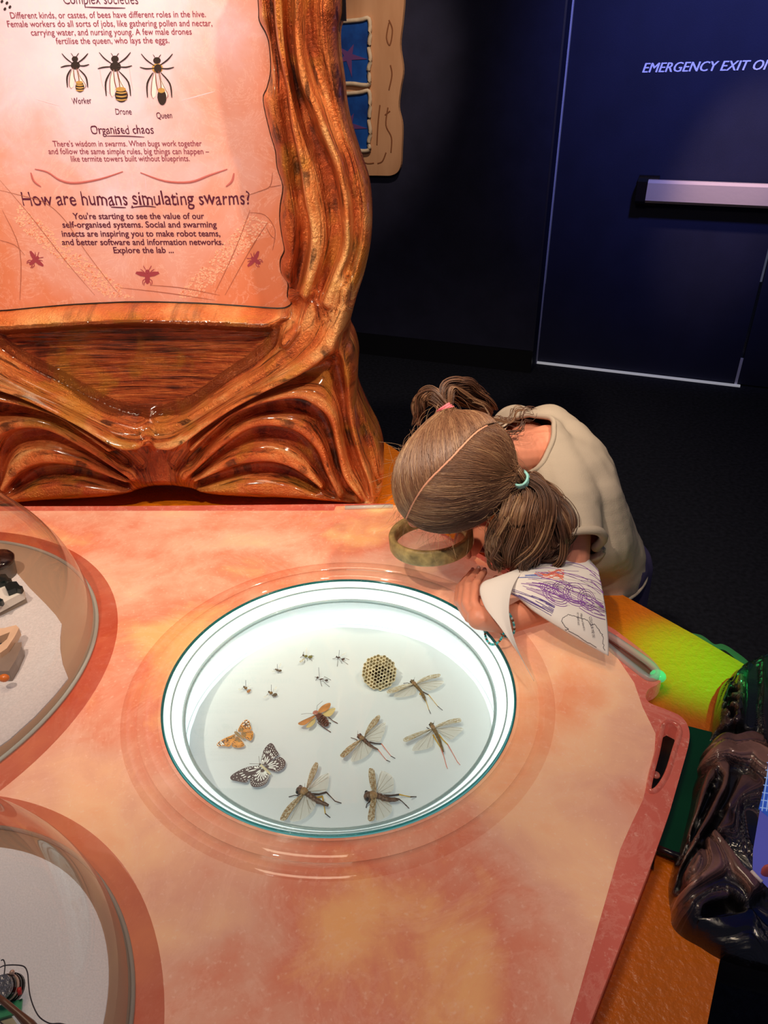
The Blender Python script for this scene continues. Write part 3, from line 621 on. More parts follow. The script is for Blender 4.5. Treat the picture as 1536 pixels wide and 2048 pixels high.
for nm, poly in (('forewing', [(562, 1355), (570, 1280), (590, 1210), (630, 1155), (668, 1132), (700, 1155), (720, 1200), (750, 1240), (745, 1270), (700, 1300), (620, 1370)]), ('hindwing', [(610, 1385), (680, 1330), (750, 1285), (800, 1300), (828, 1340), (820, 1385), (790, 1420), (735, 1445), (670, 1430), (615, 1405)]),
                 ('forewing', [(550, 1380), (470, 1385), (380, 1405), (280, 1455), (225, 1500), (235, 1535), (300, 1550), (390, 1565), (430, 1530), (480, 1470), (560, 1400)]), ('hindwing', [(575, 1395), (520, 1440), (450, 1500), (440, 1550), (455, 1600), (500, 1615), (560, 1605), (615, 1575), (648, 1510), (635, 1450), (600, 1410)])):
    h = 0.006 if nm == 'hindwing' else 0.0064
    o = wing(Z1, poly, M_bk, rt, r, h, 0, nm, vein=False, th=0.0003)
    sp = []; pc = [tuple(p) for p in cat(poly, 4, True)]; P_ = Vector(rt)
    far = max((Vector(p)-P_).length for p in poly)
    a0 = [math.atan2(p[1]-rt[1], p[0]-rt[0]) for p in poly]
    base = math.atan2(sum(math.sin(a) for a in a0), sum(math.cos(a) for a in a0))
    for k in range(-11, 12):
        an = base+k*0.105; d = Vector((math.cos(an), math.sin(an)))
        # ray length inside the wing
        L = 0
        for q in range(20, int(far)+5, 3):
            if inside((P_+d*q)[:], pc): L = q
        if L < 50: continue
        # inner long stripe
        c = P_+d*L*(0.42 if nm == 'hindwing' else 0.36)
        if k % 2 == 0: sp.append(ellpoly(c, d, L*(0.20 if nm == 'hindwing' else 0.14), 6.5))
        j = 0.64 if k % 2 else 0.70
        sp.append(ellpoly(P_+d*L*j, d, L*0.055+4, 6.5 if k % 2 else 5)) if (nm == 'forewing' or k % 2) else None
        sp.append(ellpoly(P_+d*L*0.83, d, 6, 5)); sp.append(ellpoly(P_+d*L*0.93, d, 4, 4))
    sp = [e for e in sp if e and all(inside(q, pc) for q in e)]
    patches(Z1, sp, M_wh, o, h+0.00035, 'white_spots')
body(Z1, [(540, 1358), (560, 1375), (600, 1410), (640, 1450), (664, 1474)], [7*u, 13*u, 13*u, 12*u, 8*u], M_cream2, r, h=0.008)
MB().ell(P3(Z1, (548, 1365), 0.009), (11*u, 0, 0), (0, 11*u, 0), (0, 0, 11*u)).build('head', M_bk, r, True)
limb(Z1, [(545, 1355), (535, 1275)], 1.8*u, M_dk, r, 'antenna', 0.008, 0.008); limb(Z1, [(537, 1360), (432, 1357)], 1.8*u, M_dk, r, 'antenna', 0.008, 0.008)
r = root_at(Z1, (310, 1035), 'butterfly', 'orange butterfly with black and white wing tips, left side of the dish', 'insect')
rt = (320, 1040)
for nm, poly, tipp in (('forewing', [(305, 1000), (330, 940), (370, 890), (405, 875), (430, 890), (440, 930), (452, 965), (445, 985), (400, 995), (345, 1010)], (410, 880)), ('hindwing', [(345, 1015), (400, 1000), (455, 995), (475, 1020), (470, 1070), (445, 1105), (400, 1085), (350, 1055)], None),
                       ('forewing', [(275, 1035), (230, 1050), (150, 1085), (90, 1125), (75, 1150), (90, 1165), (150, 1162), (195, 1172), (220, 1165), (240, 1130), (275, 1070)], (80, 1148)), ('hindwing', [(290, 1060), (260, 1100), (238, 1145), (250, 1170), (300, 1182), (350, 1175), (378, 1155), (360, 1120), (320, 1070)], None)):
    h = 0.006 if nm == 'hindwing' else 0.0064
    o = wing(Z1, poly, M_or, rt, r, h, 0, nm, vein=False, th=0.0003); pc = [tuple(p) for p in cat(poly, 4, True)]
    bl, wh, br = [], [], []; rg = random.Random(int(poly[0][0])); P_ = Vector(rt)
    xs = [p[0] for p in pc]; ys = [p[1] for p in pc]
    for gx in np.arange(min(xs), max(xs), 11):
        for gy in np.arange(min(ys), max(ys), 11):
            q = (gx+rg.uniform(-3, 3), gy+rg.uniform(-3, 3))
            if not inside(q, pc): continue
            dr = (Vector(q)-P_).length; e = edged(q, pc)
            if e < 6.5: continue
            tip = (Vector(q)-Vector(tipp)).length if tipp else 1e9
            if dr < 75: br.append(ellpoly(q, (Vector(q)-P_), 9, 6))
            elif tip < 75:
                (wh if rg.random() < 0.3 else bl).append(ellpoly(q, (1, 0), 6.3, 5.5))
            elif (rg.random() < 0.42 if tipp else (e < 22 and rg.random() < 0.7)): bl.append(ellpoly(q, (1, 0.3), 6 if tipp else 4.2, 4.6))
    patches(Z1, br, M_brn, o, h+0.00034, 'brown_base'); patches(Z1, bl, M_bk2, o, h+0.00036, 'black_marks')
    if wh: patches(Z1, wh, M_wh, o, h+0.00048, 'white_spots')
body(Z1, [(272, 1008), (290, 1022), (325, 1050), (370, 1085)], [8*u, 18*u, 15*u, 7*u], M_brn, r, h=0.008)
limb(Z1, [(292, 1005), (290, 978)], 2*u, M_dk, r, 'antenna', 0.008, 0.009)
# wasp nest
r = root_at(Z2, (540, 370), 'wasp_nest', 'round papery wasp nest comb with open hexagon cells', 'wasp nest')
M_nest = mat('grey_tan_paper_comb', (216, 204, 172), 0.8, var=0.25, vs=120); M_cell = mat('dark_cell_inside', (84, 70, 44), 0.9, var=0.5, vs=200)
cN = onz(*Z2(540, 356), ZF+0.020); RN = 0.0285; cs = 0.0034; b = MB(); bi = MB()
AN = (CAM-cN).normalized(); AN = (AN+UZ*0.10).normalized(); T1 = CR.copy(); T1 = (T1-AN*T1.dot(AN)).normalized(); T2 = AN.cross(T1)
rgn = random.Random(5)
for i in range(-9, 10):
    for j in range(-9, 10):
        x = cs*1.732*(i+0.5*(j % 2)); y = cs*1.5*j
        x, y = x*0.927-y*0.375+rgn.uniform(-0.0004, 0.0004), x*0.375+y*0.927+rgn.uniform(-0.0004, 0.0004)
        rr = math.hypot(x, y)
        if rr > RN*0.97: continue
        z = math.sqrt(max(0.0, 1-(rr/RN/1.08)**2))*0.013
        ax = (AN+T1*x/RN*0.45+T2*y/RN*0.45).normalized()
        cc_ = cN+T1*x*0.97+T2*y*0.97+AN*(z+rgn.uniform(-0.0008, 0.0008))
        t1 = ax.cross(T2).normalized(); t2 = ax.cross(t1)
        ro, ri_, dp = cs*1.0, cs*0.82, 0.008; vv_ = []; jx = rgn.uniform(0.90, 1.04); ja = rgn.uniform(-0.12, 0.12)
        for (rad, dz) in ((ro, -dp), (ro, 0), (ri_*jx, 0), (ri_*jx*0.85, -dp*0.85)):
            for k in range(6):
                a = math.pi/3*k+math.pi/6+0.384+ja*(rad < ro); vv_.append(cc_+t1*rad*math.cos(a)+t2*rad*math.sin(a)+ax*dz)
        ff = []
        for l in range(3):
            for k in range(6): ff.append((l*6+k, l*6+(k+1) % 6, (l+1)*6+(k+1) % 6, (l+1)*6+k))
        b.add(vv_, ff); bi.add([vv_[18+k] for k in range(6)], [(0, 1, 2, 3, 4, 5)])
b.build('comb', M_nest, r); bi.build('cell_floors', M_cell, r)
MB().ell(cN-AN*0.004, T1*RN*0.98, T2*RN*0.98, AN*0.010, 32, 10).build('papery_back', M_nest, r, True)
# ------------------------------------------------------------------ domes
M_dome = clear('clear_dome', (250, 246, 244), 0.01, ior=1.35); M_rimA = clear('dome_rim_acrylic', (205, 205, 195), 0.03, solid=0.5, scol=(222, 222, 214))
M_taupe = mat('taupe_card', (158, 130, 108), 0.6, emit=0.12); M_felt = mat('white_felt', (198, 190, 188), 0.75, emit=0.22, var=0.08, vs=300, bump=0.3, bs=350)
M_fl = clear('tinted_shadow_band', (226, 188, 178), 0.05)
def dome(cx, cy, R, Hh, Rf, fc, label, k=0.97):
    d = empty('clear_dome', (cx, cy, TZ), label, 'dome', 'clear acrylic domes over the exhibits')
    prof = []; n = 26
    for i in range(n+1):
        a = math.pi/2*i/n; prof.append((R*0.985*math.cos(a)+0.00001, Hh*math.sin(a)+0.004))
    inner = [(max(r_-0.003, 0.00001), z-0.003 if i > n-3 else z) for i, (r_, z) in enumerate(prof)]
    MB().lathe((cx, cy, TZ), prof, 96).build('dome', M_dome, d, True)
    MB().lathe((cx, cy, TZ), [(R*0.982, 0.002), (R*1.0, 0.002), (R*1.0, 0.005), (R*0.990, 0.007), (R*0.982, 0.005)], 128, closed=True).build('dome_rim', M_rimA, d, True)
    MB().lathe((fc[0], fc[1], TZ), [(R*0.9, 0.0012), (Rf-0.002, 0.0012), (Rf, 0.0008)], 128).build('shadow_band', M_fl, d, True)  # shadow band of blocked backlight round the dome, built as a tinted ring
    v, f = slab(circ(cx, cy, R*0.983, 96), [], TZ+0.0014, TZ+0.003); mk('base_disc', v, f, M_taupe, d)
    return d
D1 = dome(-0.8137, 0.8512, 0.358, 0.30, 0.402, (-0.826, 0.842), 'large clear dome at the left, over white felt and small machine parts')
D2 = dome(-0.4972, 0.3159, 0.2577, 0.235, 0.334, (-0.5405, 0.2866), 'clear dome at the lower left corner, over a wired motor device')
fz = TZ+0.003
fe = zxy([(30, 1143), (60, 1178), (92, 1210), (112, 1232), (124, 1250), (121, 1275), (121, 1300), (126, 1330), (137, 1358), (110, 1392), (70, 1435), (20, 1480), (-30, 1515), (-300, 1500), (-300, 1180), (-60, 1150)], fz)
v, f = slab(fe, [], fz, fz+0.002); tag(mk('felt_sheet', v, f, M_felt), 'angular sheet of white felt under the large left dome', 'felt')
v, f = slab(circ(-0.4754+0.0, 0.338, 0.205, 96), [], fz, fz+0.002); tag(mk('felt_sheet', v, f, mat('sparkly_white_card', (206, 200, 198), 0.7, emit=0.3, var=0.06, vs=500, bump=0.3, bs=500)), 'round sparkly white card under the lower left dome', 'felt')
fz += 0.002
# objects under the large dome
M_gloss = mat('black_gloss', (24, 18, 20), 0.15); M_wplas = mat('white_plastic', (225, 220, 214), 0.4); M_beige = mat('beige_plastic', (222, 188, 160), 0.45, var=0.08, vs=40)
c = onz(3, 1150, fz); k = empty('round_device', tuple(c), 'black round lens-topped device with an S mark, under the left dome', 'device')
MB().lathe((c.x, c.y, c.z), [(0.0001, 0), (0.026, 0), (0.028, 0.028), (0.0001, 0.028)], 32).build('base', mat('grey_device_base', (96, 92, 88), 0.4), k)
MB().lathe((c.x, c.y, c.z+0.028), [(0.0001, 0), (0.029, 0), (0.030, 0.006), (0.027, 0.010), (0.0001, 0.011)], 32).build('lens_cap', M_gloss, k, True)
V, Fc = text_mesh('S', 0.03); s_ = 0.03
out = [Vector((c.x+0.012+v_.x*s_, c.y-0.0305+0.0, c.z+0.004+v_.y*s_*0.9)) for v_ in V]; mk('mark', out, Fc, mat('white_mark', (230, 228, 224), 0.5), k)
p = empty('striped_block', tuple(onz(20, 1215, fz)), 'white block with black patches, upper one under the left dome', 'block')
sl = [onz(x, y, fz+0.012) for x, y in ((-60, 1200), (0, 1172), (40, 1180), (52, 1192), (50, 1198), (0, 1225), (-60, 1245))]
MB().prism(sl, UZ*0.014).build('block', M_wplas, p)
MB().prism([onz(x, y, fz+0.0005) for x, y in ((-60, 1210), (0, 1182), (45, 1190), (55, 1205), (0, 1232), (-60, 1255))], UZ*0.0115).build('foot', mat('grey_foot', (150, 136, 122), 0.5), p)
for cx_, cy_, s_ in ((12, 1163, 1), (34, 1178, 1), (-2, 1205, 0.8)):
    pts = [(cx_+dx*s_, cy_+dy*s_) for dx, dy in ((-22, 2), (-12, -5), (2, -6), (8, 2), (14, 4), (10, 10), (0, 8), (-16, 14))]
    MB().prism([onz(x, y, fz+0.0265) for x, y in pts], UZ*0.010).build('black_patch', mat('black_patch_%d' % cx_, (20, 34, 36), 0.2), p)
p = empty('beige_frame', tuple(onz(10, 1290, fz)), 'beige open plastic frame with blue inside, under the left dome', 'frame')
fp = [(-70, 1262), (-20, 1258), (8, 1256), (32, 1250), (38, 1256), (30, 1272), (14, 1296), (0, 1306), (-60, 1322)]; fq = [(-50, 1276), (0, 1272), (20, 1264), (14, 1278), (0, 1290), (-50, 1306)]
v, f = slab(zxy(fp, fz+0.03), [zxy(fq, fz+0.03)], fz+0.016, fz+0.030); mk('frame', v, f, M_beige, p)
v, f = slab(zxy(fq, fz+0.01), [], fz+0.010, fz+0.014); mk('blue_plate', v, f, mat('blue_plate', (96, 122, 156), 0.3), p)
v, f = slab(zxy(fp, fz+0.01), [], fz, fz+0.008); mk('backing', v, f, mat('pale_backing', (196, 188, 180), 0.5), p)
p = empty('smoky_cup', tuple(onz(0, 1370, fz)), 'smoky translucent tray with an orange tip, below the beige frame', 'tray')
cp = [(-60, 1310), (10, 1308), (50, 1304), (50, 1312), (38, 1340), (25, 1362), (-60, 1364)]
MB().prism([onz(x, y, fz+0.0005) for x, y in cp], UZ*0.02).build('cup', mat('smoky_plastic', (140, 124, 114), 0.12, var=0.15, vs=20), p)
MB().ell(onz(8, 1356, fz+0.022), (0.008, 0, 0), (0, 0.006, 0), (0, 0, 0.006)).build('orange_tip', mat('orange_tip', (220, 120, 50), 0.3), p, True)
# wired motor under the near dome
c = onz(2, 1985, fz); p = empty('motor_device', tuple(c), 'silver wired motor device with a red tip and brown arm, in the lower left corner', 'device')
ax = Vector((0.9, 0.15, 0.40)).normalized(); t1 = ax.cross(UZ).normalized(); t2 = ax.cross(t1)
q0 = kz(6, 1975, 0.955)
def disc(cc_, ax_, r_, th_, nm, mt_, n=28):
    a1 = ax_.cross(UZ).normalized(); a2 = ax_.cross(a1)
    return MB().prism([cc_+a1*r_*math.cos(2*math.pi*i/n)+a2*r_*math.sin(2*math.pi*i/n) for i in range(n)], ax_*th_).build(nm, mt_, p)
dax = -(ray(6, 1975).normalized()); dax = (dax+Vector((-0.55, 0, 0.1))).normalized()
disc(q0, dax, 0.0105, 0.004, 'silver_cap', mat('silver_foil', (176, 180, 186), 0.3, 0.7, bump=0.4, bs=200))
for i, (r_, mt_) in enumerate(((0.0112, M_gloss), (0.0118, M_alu), (0.0124, M_gloss), (0.013, M_gloss))): disc(q0-dax*(0.004*(i+1)), dax, r_, 0.0032, 'coil_ring', mt_)
MB().tube([kz(38, 1975, 0.96), kz(40, 1990, 0.965)], 0.002, 6).build('red_tip', mat('red_tip', (220, 60, 60), 0.3), p, True)
MB().tube([kz(-10, 1990, 0.93), kz(10, 2005, 0.93), kz(34, 2025, 0.935), kz(60, 2050, 0.94), kz(90, 2080, 0.945)], [0.0028, 0.003, 0.003, 0.0045, 0.0035], 8).build('arm', mat('brown_arm', (120, 84, 66), 0.35), p, True)
MB().box(kz(10, 2022, 0.975), 0.03, 0.012, 0.003, Matrix.Rotation(0.3, 3, 'Z')).build('circuit_board', mat('green_circuit_board', (70, 180, 130), 0.3), p)
MB().prism([onz(x, y, fz) for x, y in ((-60, 2030), (20, 2030), (40, 2060), (20, 2120), (-60, 2120))], UZ*0.012).build('cream_base', mat('cream_base', (206, 200, 170), 0.5), p)
for pts in ([(0, 1935), (10, 1931), (30, 1930), (48, 1933), (55, 1945), (57, 1965), (60, 1990), (68, 2015), (80, 2035), (100, 2047), (120, 2047), (140, 2052)], [(2, 1921), (7, 1920), (10, 1930), (8, 1950), (3, 1970), (0, 1985)], [(-5, 2040), (10, 2052), (20, 2064)]):
    MB().tube([kz(x, y, 0.955) for x, y in cat(pts, 4)], 0.0006, 5).build('wire', mat('dark_wire', (60, 62, 76), 0.4), p, True)
MB().ell(kz(24, 1945, 0.95), (0.0025, 0, 0), (0, 0.0025, 0), (0, 0, 0.0025)).build('solder_blob', M_alu, p, True)
MB().tube([kz(24, 1945, 0.95), kz(28, 1955, 0.955), kz(38, 1962, 0.96)], 0.0008, 5).build('lead', M_alu, p, True)
# ------------------------------------------------------------------ carved relief builder
def seg_dist(P, poly, chunk=40000):
    """distance from points P (N,2) to a polyline and arc length of nearest point"""
    A = poly[:-1]; Bq = poly[1:]; D = Bq-A; L2 = (D**2).sum(1)+1e-12; S = np.concatenate([[0], np.cumsum(np.sqrt(L2))])[:-1]
    best = np.full(len(P), 1e9); arc = np.zeros(len(P))
    for i in range(len(A)):
        t = np.clip(((P-A[i])@D[i])/L2[i], 0, 1)
        d = np.hypot(P[:, 0]-A[i, 0]-t*D[i, 0], P[:, 1]-A[i, 1]-t*D[i, 1])
        m_ = d < best; best[m_] = d[m_]; arc[m_] = S[i]+t[m_]*math.sqrt(L2[i])
    return best, arc
def in_poly(P, poly):
    x, y = P[:, 0], P[:, 1]; c = np.zeros(len(P), bool); n = len(poly)
    for i in range(n):
        x0, y0 = poly[i]; x1, y1 = poly[(i+1) % n]
        if y0 == y1: continue
        k = ((y0 > y) != (y1 > y)) & (x < (x1-x0)*(y-y0)/(y1-y0)+x0); c ^= k
    return c
def relief(name, outline, lines, O, EX, EY, EN, step, base, R, mat_, parent, back=0.03, bowl=None, amp=0.0006, ustep=0.03, pw=1.45, eps=0.005):
    """outline / lines in plane coordinates (metres); lines: list of (pts, height, u)"""
    ol = np.array(outline); x0, y0 = ol.min(0)-step; x1, y1 = ol.max(0)+step
    nx = int((x1-x0)/step)+2; ny = int((y1-y0)/step)+2
    gx, gy = np.meshgrid(x0+np.arange(nx)*step, y0+np.arange(ny)*step)
    P = np.c_[gx.ravel(), gy.ravel()]
    ins = in_poly(P, ol)
    G = ins.reshape(ny, nx)
    fc = G[:-1, :-1] | G[1:, :-1] | G[:-1, 1:] | G[1:, 1:]
    jj, ii = np.nonzero(fc)
    F = np.c_[jj*nx+ii, jj*nx+ii+1, (jj+1)*nx+ii+1, (jj+1)*nx+ii]
    used = np.unique(F); mp_ = -np.ones(nx*ny, int); mp_[used] = np.arange(len(used)); F = mp_[F]; P = P[used]; ins = ins[used]
    oc = np.vstack([ol, ol[:1]])
    sd, _ = seg_dist(P, oc)
    # snap outside points on to the outline
    out = np.nonzero(~ins)[0]
    A = oc[:-1]; D = oc[1:]-A; L2 = (D**2).sum(1)+1e-12
    for i in out:
        t = np.clip(((P[i]-A)*D).sum(1)/L2, 0, 1); q = A+t[:, None]*D; k = np.argmin(((q-P[i])**2).sum(1)); P[i] = q[k]
    sd[out] = 0
    wsum = np.zeros(len(P)); hs = np.zeros(len(P)); us = np.zeros(len(P)); vs = np.zeros(len(P))
    for li, (pts, h, u_) in enumerate(lines):
        d, arc = seg_dist(P, np.array(pts)); w_ = (d*d+eps*eps)**(-pw)
        wsum += w_; hs += w_*h; us += w_*u_; vs += w_*arc
    hs /= wsum; us /= wsum; vs /= wsum
    if bowl is not None:
        bi_ = in_poly(P, bowl); bd_, _ = seg_dist(P, np.vstack([bowl, bowl[:1]])); bd_ = np.where(bi_, bd_, 0)
        w_ = np.clip(bd_/0.022, 0, 1); w_ = w_*w_*(3-2*w_); hb = 0.020-0.018*np.sin(np.clip(bd_/0.085, 0, 1)*math.pi/2)
        hs = hs*(1-w_)+hb*w_; us = us*(1-w_)+(P[:, 1]*3.2)*w_; vs = vs*(1-w_)+P[:, 0]*w_
    e = 1-np.clip(sd/R, 0, 1); rnd = np.sqrt(1-e*e+1e-9)
    h = (base+hs)*rnd
    st = np.zeros(len(P))
    for i in range(len(P)):
        st[i] = noise.noise(Vector((us[i]*85, vs[i]*12, 0)))+0.6*noise.noise(Vector((us[i]*30, vs[i]*7, 7)))
    h += amp*st*np.clip(sd/0.01, 0, 1)
    O_ = np.array(O); V = O_+P[:, :1]*np.array(EX)+P[:, 1:]*np.array(EY)+h[:, None]*np.array(EN)
    # skirt
    ed = {}
    for q in F:
        for a, b_ in ((q[0], q[1]), (q[1], q[2]), (q[2], q[3]), (q[3], q[0])):
            if (b_, a) in ed: del ed[(b_, a)]
            else: ed[(a, b_)] = 1
    n0 = len(V); bi = {}; extra = []
    for a, b_ in ed:
        for k in (a, b_):
            if k not in bi: bi[k] = n0+len(extra); extra.append(V[k]-np.array(EN)*(back+h[k]))
    SF = [(b_, a, bi[a], bi[b_]) for a, b_ in ed]
    V = np.vstack([V, np.array(extra)])
    allF = F.tolist()+SF
    o = mk(name, V, allF, mat_, parent, True)
    at = o.data.attributes.new('flow', 'FLOAT_VECTOR', 'POINT')
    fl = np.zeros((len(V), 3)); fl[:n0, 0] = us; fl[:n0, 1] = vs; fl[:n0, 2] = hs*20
    at.data.foreach_set('vector', fl.ravel())
    return o
def attr(nt, nm='flow'):
    n = nt.nodes.new('ShaderNodeAttribute'); n.attribute_name = nm; return n.outputs['Vector']
def copper_mat(name, dark=False):
    mt = bpy.data.materials.new(name); mt.use_nodes = True; nt = mt.node_tree; b = nt.nodes['Principled BSDF']
    v = attr(nt); ob = objco(nt)
    mp = nt.nodes.new('ShaderNodeMapping'); mp.inputs['Scale'].default_value = (150, 15, 1); nt.links.new(v, mp.inputs[0])
    mp2 = nt.nodes.new('ShaderNodeMapping'); mp2.inputs['Scale'].default_value = (45, 8, 1); nt.links.new(v, mp2.inputs[0])
    s1 = nz(nt, mp.outputs[0], 1.0, 5, 0.6, 0.3); s2 = nz(nt, mp2.outputs[0], 1.0, 4, 0.5, 0.4); big = nz(nt, ob, 7, 5, 0.6, 0.5); grit = nz(nt, ob, 220, 4, 0.7)
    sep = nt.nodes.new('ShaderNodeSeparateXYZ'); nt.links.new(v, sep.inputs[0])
    if not dark:
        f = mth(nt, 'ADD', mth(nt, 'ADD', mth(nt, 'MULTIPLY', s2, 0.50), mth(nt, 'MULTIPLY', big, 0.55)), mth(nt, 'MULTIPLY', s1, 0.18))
        f = mth(nt, 'ADD', f, mth(nt, 'MULTIPLY', sep.outputs[2], 0.13))  # darker in the carved valleys, paler on the crests
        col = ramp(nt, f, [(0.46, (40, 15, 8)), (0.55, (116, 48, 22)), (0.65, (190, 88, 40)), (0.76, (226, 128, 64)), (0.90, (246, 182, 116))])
        gold = ramp(nt, nz(nt, ob, 11, 3, 0.5, 0.8), [(0.52, (0, 0, 0)), (0.66, (255, 255, 255))])
        col = mixc(nt, mth(nt, 'MULTIPLY', gold, 0.5), col, srgb(206, 146, 42))
        b.inputs['Metallic'].default_value = 0.62
        r = mth(nt, 'ADD', 0.20, mth(nt, 'MULTIPLY', s2, 0.30)); nt.links.new(r, b.inputs['Roughness'])
        b.inputs['Coat Weight'].default_value = 0.6; b.inputs['Coat Roughness'].default_value = 0.12
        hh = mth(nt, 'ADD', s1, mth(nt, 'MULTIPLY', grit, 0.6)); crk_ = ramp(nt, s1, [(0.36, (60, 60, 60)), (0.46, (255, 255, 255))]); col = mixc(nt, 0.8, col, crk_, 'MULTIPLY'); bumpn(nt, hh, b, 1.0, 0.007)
    else:
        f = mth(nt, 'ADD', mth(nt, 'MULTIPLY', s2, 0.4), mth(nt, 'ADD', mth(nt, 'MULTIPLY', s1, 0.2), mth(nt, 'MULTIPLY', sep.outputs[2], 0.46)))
        col = ramp(nt, f, [(0.52, (8, 6, 7)), (0.63, (32, 22, 22)), (0.73, (108, 76, 66)), (0.85, (190, 140, 122))])  # pinkish crest tones are warm highlights painted into the colour by height
        b.inputs['Metallic'].default_value = 0.0; b.inputs['Roughness'].default_value = 0.18; b.inputs['Coat Weight'].default_value = 0.9; b.inputs['Coat Roughness'].default_value = 0.08
        bumpn(nt, mth(nt, 'ADD', s1, mth(nt, 'MULTIPLY', grit, 0.3)), b, 0.5, 0.004)
    nt.links.new(col, b.inputs['Base Color']); return mt
# ------------------------------------------------------------------ interpretive panel
YP = 1.42; NP = Vector((0, -1, 0))
def pp(x, y, off=0.0): return ony(x, y, YP-off)
def px2(pts): return [(pp(x, y).x, pp(x, y).z) for x, y in pts]
panel = empty('display_panel', (pp(335, 968).x, YP, 0.72), 'tall copper-coloured carved tree-root panel framing a glowing insect text board', 'display panel')
xc = pp(340, 968).x
def zz(k, ox, oy): return lambda L: [(ox+x/k, oy+y/k) for x, y in L]
z8 = zz(3.53, 500, 0); z6 = zz(3.84, 400, 560)
Rout = [(668, -200), (684, 0), (677, 55), (678, 100), (686, 160), (690, 200), (700, 250), (722, 320), (738, 370), (744, 430), (742, 480), (730, 540), (714, 590), (701, 640), (698, 668), (708, 690), (716, 725), (714, 765), (716, 795), (738, 845), (758, 885), (768, 925), (767, 955), (760, 980), (746, 992), (700, 993), (600, 985), (500, 981), (430, 976), (395, 968), (365, 962), (340, 961)]
Rin = [(500, -200), (518, 0), (520, 40), (533, 66), (540, 90), (543, 140), (536, 175), (528, 200), (541, 262), (552, 300), (556, 335), (567, 372), (562, 410), (561, 440), (566, 475), (570, 500), (562, 520), (564, 545), (577, 566), (576, 592), (584, 604), (577, 613), (555, 617), (480, 612), (400, 607), (300, 604)]
ro = px2([tuple(p) for p in cat(Rout, 4)]); ri = px2([tuple(p) for p in cat(Rin, 4)])
xc2 = pp(300, 604).x
left = [(2*xc-x, z) for x, z in reversed(ro[:-1])]
ril = [(2*xc-x, z) for x, z in ri[:-1]]
outline = ro + left + ril + [((xc), ri[-1][1])] + list(reversed(ri[:-1]))
L = []
def ln(pts, h, u_): L.append((px2([tuple(p) for p in cat(pts, 5)]), h*1.3-0.008, u_))
ln(z8([(95, -400), (100, 0), (130, 200), (150, 400), (170, 560), (170, 700), (210, 900), (240, 1050), (250, 1200), (260, 1300), (290, 1500), (290, 1700), (280, 1850), (300, 1950)]), 0.030, 0.00)
ln(z8([(165, -400), (170, 0), (185, 250), (230, 500), (270, 650), (290, 850), (320, 1000), (350, 1150), (370, 1350), (405, 1500), (410, 1650), (370, 1850), (320, 2000)]), 0.008, 0.03)
ln(z8([(220, -400), (230, 0), (250, 300), (300, 550), (330, 800), (370, 1000), (410, 1200), (440, 1400), (470, 1600), (460, 1800), (420, 2000)]), 0.060, 0.07)
ln(z8([(300, -400), (310, 0), (320, 300), (340, 550), (400, 750), (450, 900), (520, 1050), (580, 1200), (620, 1400), (630, 1600), (600, 1750), (540, 1900), (480, 2040)]), 0.030, 0.11)
ln(z8([(360, -400), (370, 0), (370, 300), (420, 600), (500, 750), (580, 950), (640, 1100), (680, 1300), (700, 1500), (700, 1700), (640, 1850), (560, 2040)]), 0.065, 0.15)
ln(z8([(430, -400), (440, 0), (450, 300), (520, 550), (580, 750), (640, 950), (700, 1100), (740, 1300), (760, 1500), (740, 1700), (700, 1850)]), 0.032, 0.19)
ln(z8([(540, -400), (560, 0), (580, 300), (620, 600), (670, 850), (740, 1050), (800, 1250), (830, 1450), (820, 1650), (770, 1850), (720, 2040)]), 0.048, 0.24)
ln(z6([(1150, -20), (1130, 150), (1080, 300), (950, 450), (750, 600), (500, 750), (250, 890), (0, 1060)])+[(370, 848), (342, 850)], 0.075, 0.16)
ln(z6([(900, 40), (860, 200), (760, 400), (700, 480), (600, 560), (480, 650), (250, 790), (0, 950)])+[(365, 826), (338, 832)], 0.050, 0.10)
ln(z6([(780, 120), (730, 230), (640, 300), (600, 400), (560, 470), (430, 590), (250, 700), (0, 850)])+[(360, 800), (335, 808)], 0.018, 0.06)
ln(z6([(680, 380), (760, 300)]), 0.058, 0.05)
ln([(577, 622), (520, 622), (450, 618), (380, 614), (300, 612)], 0.040, 0.00)
ln(z6([(1040, 560), (850, 620), (600, 720), (300, 880), (0, 1100)])+[(375, 880), (355, 900)], 0.030, 0.20)
ln(z6([(0, 1160), (150, 1020), (300, 900), (550, 790), (800, 750), (970, 840), (1050, 950), (1085, 1150), (1130, 1350), (1240, 1500), (1320, 1620)])+[], 0.062, 0.25)
ln(z6([(-30, 1300), (100, 1130), (300, 960), (550, 870), (750, 850), (880, 900), (970, 1010), (1035, 1200), (1080, 1400), (1170, 1560)]), 0.024, 0.28)
ln(z6([(-60, 1400), (30, 1320), (200, 1160), (400, 1020), (600, 985), (800, 1040), (940, 1180), (1000, 1350), (1080, 1530)]), 0.046, 0.31)
ln(z6([(0, 1410), (200, 1230), (400, 1100), (560, 1075), (750, 1120), (880, 1250), (960, 1420), (1030, 1540)]), 0.016, 0.34)
ln(z6([(10, 1435), (150, 1360), (300, 1285), (500, 1250), (650, 1270), (800, 1350), (940, 1480)]), 0.040, 0.37)
ln(z6([(40, 1470), (300, 1400), (500, 1370), (700, 1400), (890, 1505)]), 0.012, 0.40)
ln(z6([(60, 1560), (400, 1500), (700, 1520), (920, 1580), (1150, 1620)]), 0.036, 0.43)
ln(z6([(1120, 330), (1160, 600), (1175, 850), (1200, 1050), (1250, 1250), (1320, 1450), (1330, 1580)]), 0.058, 0.21)
ln(z6([(1040, 540), (1095, 750), (1120, 1000), (1175, 1200), (1250, 1400), (1290, 1560)]), 0.024, 0.18)
ln(z6([(1210, 900), (1240, 1050), (1320, 1300), (1365, 1500)]), 0.022, 0.23)
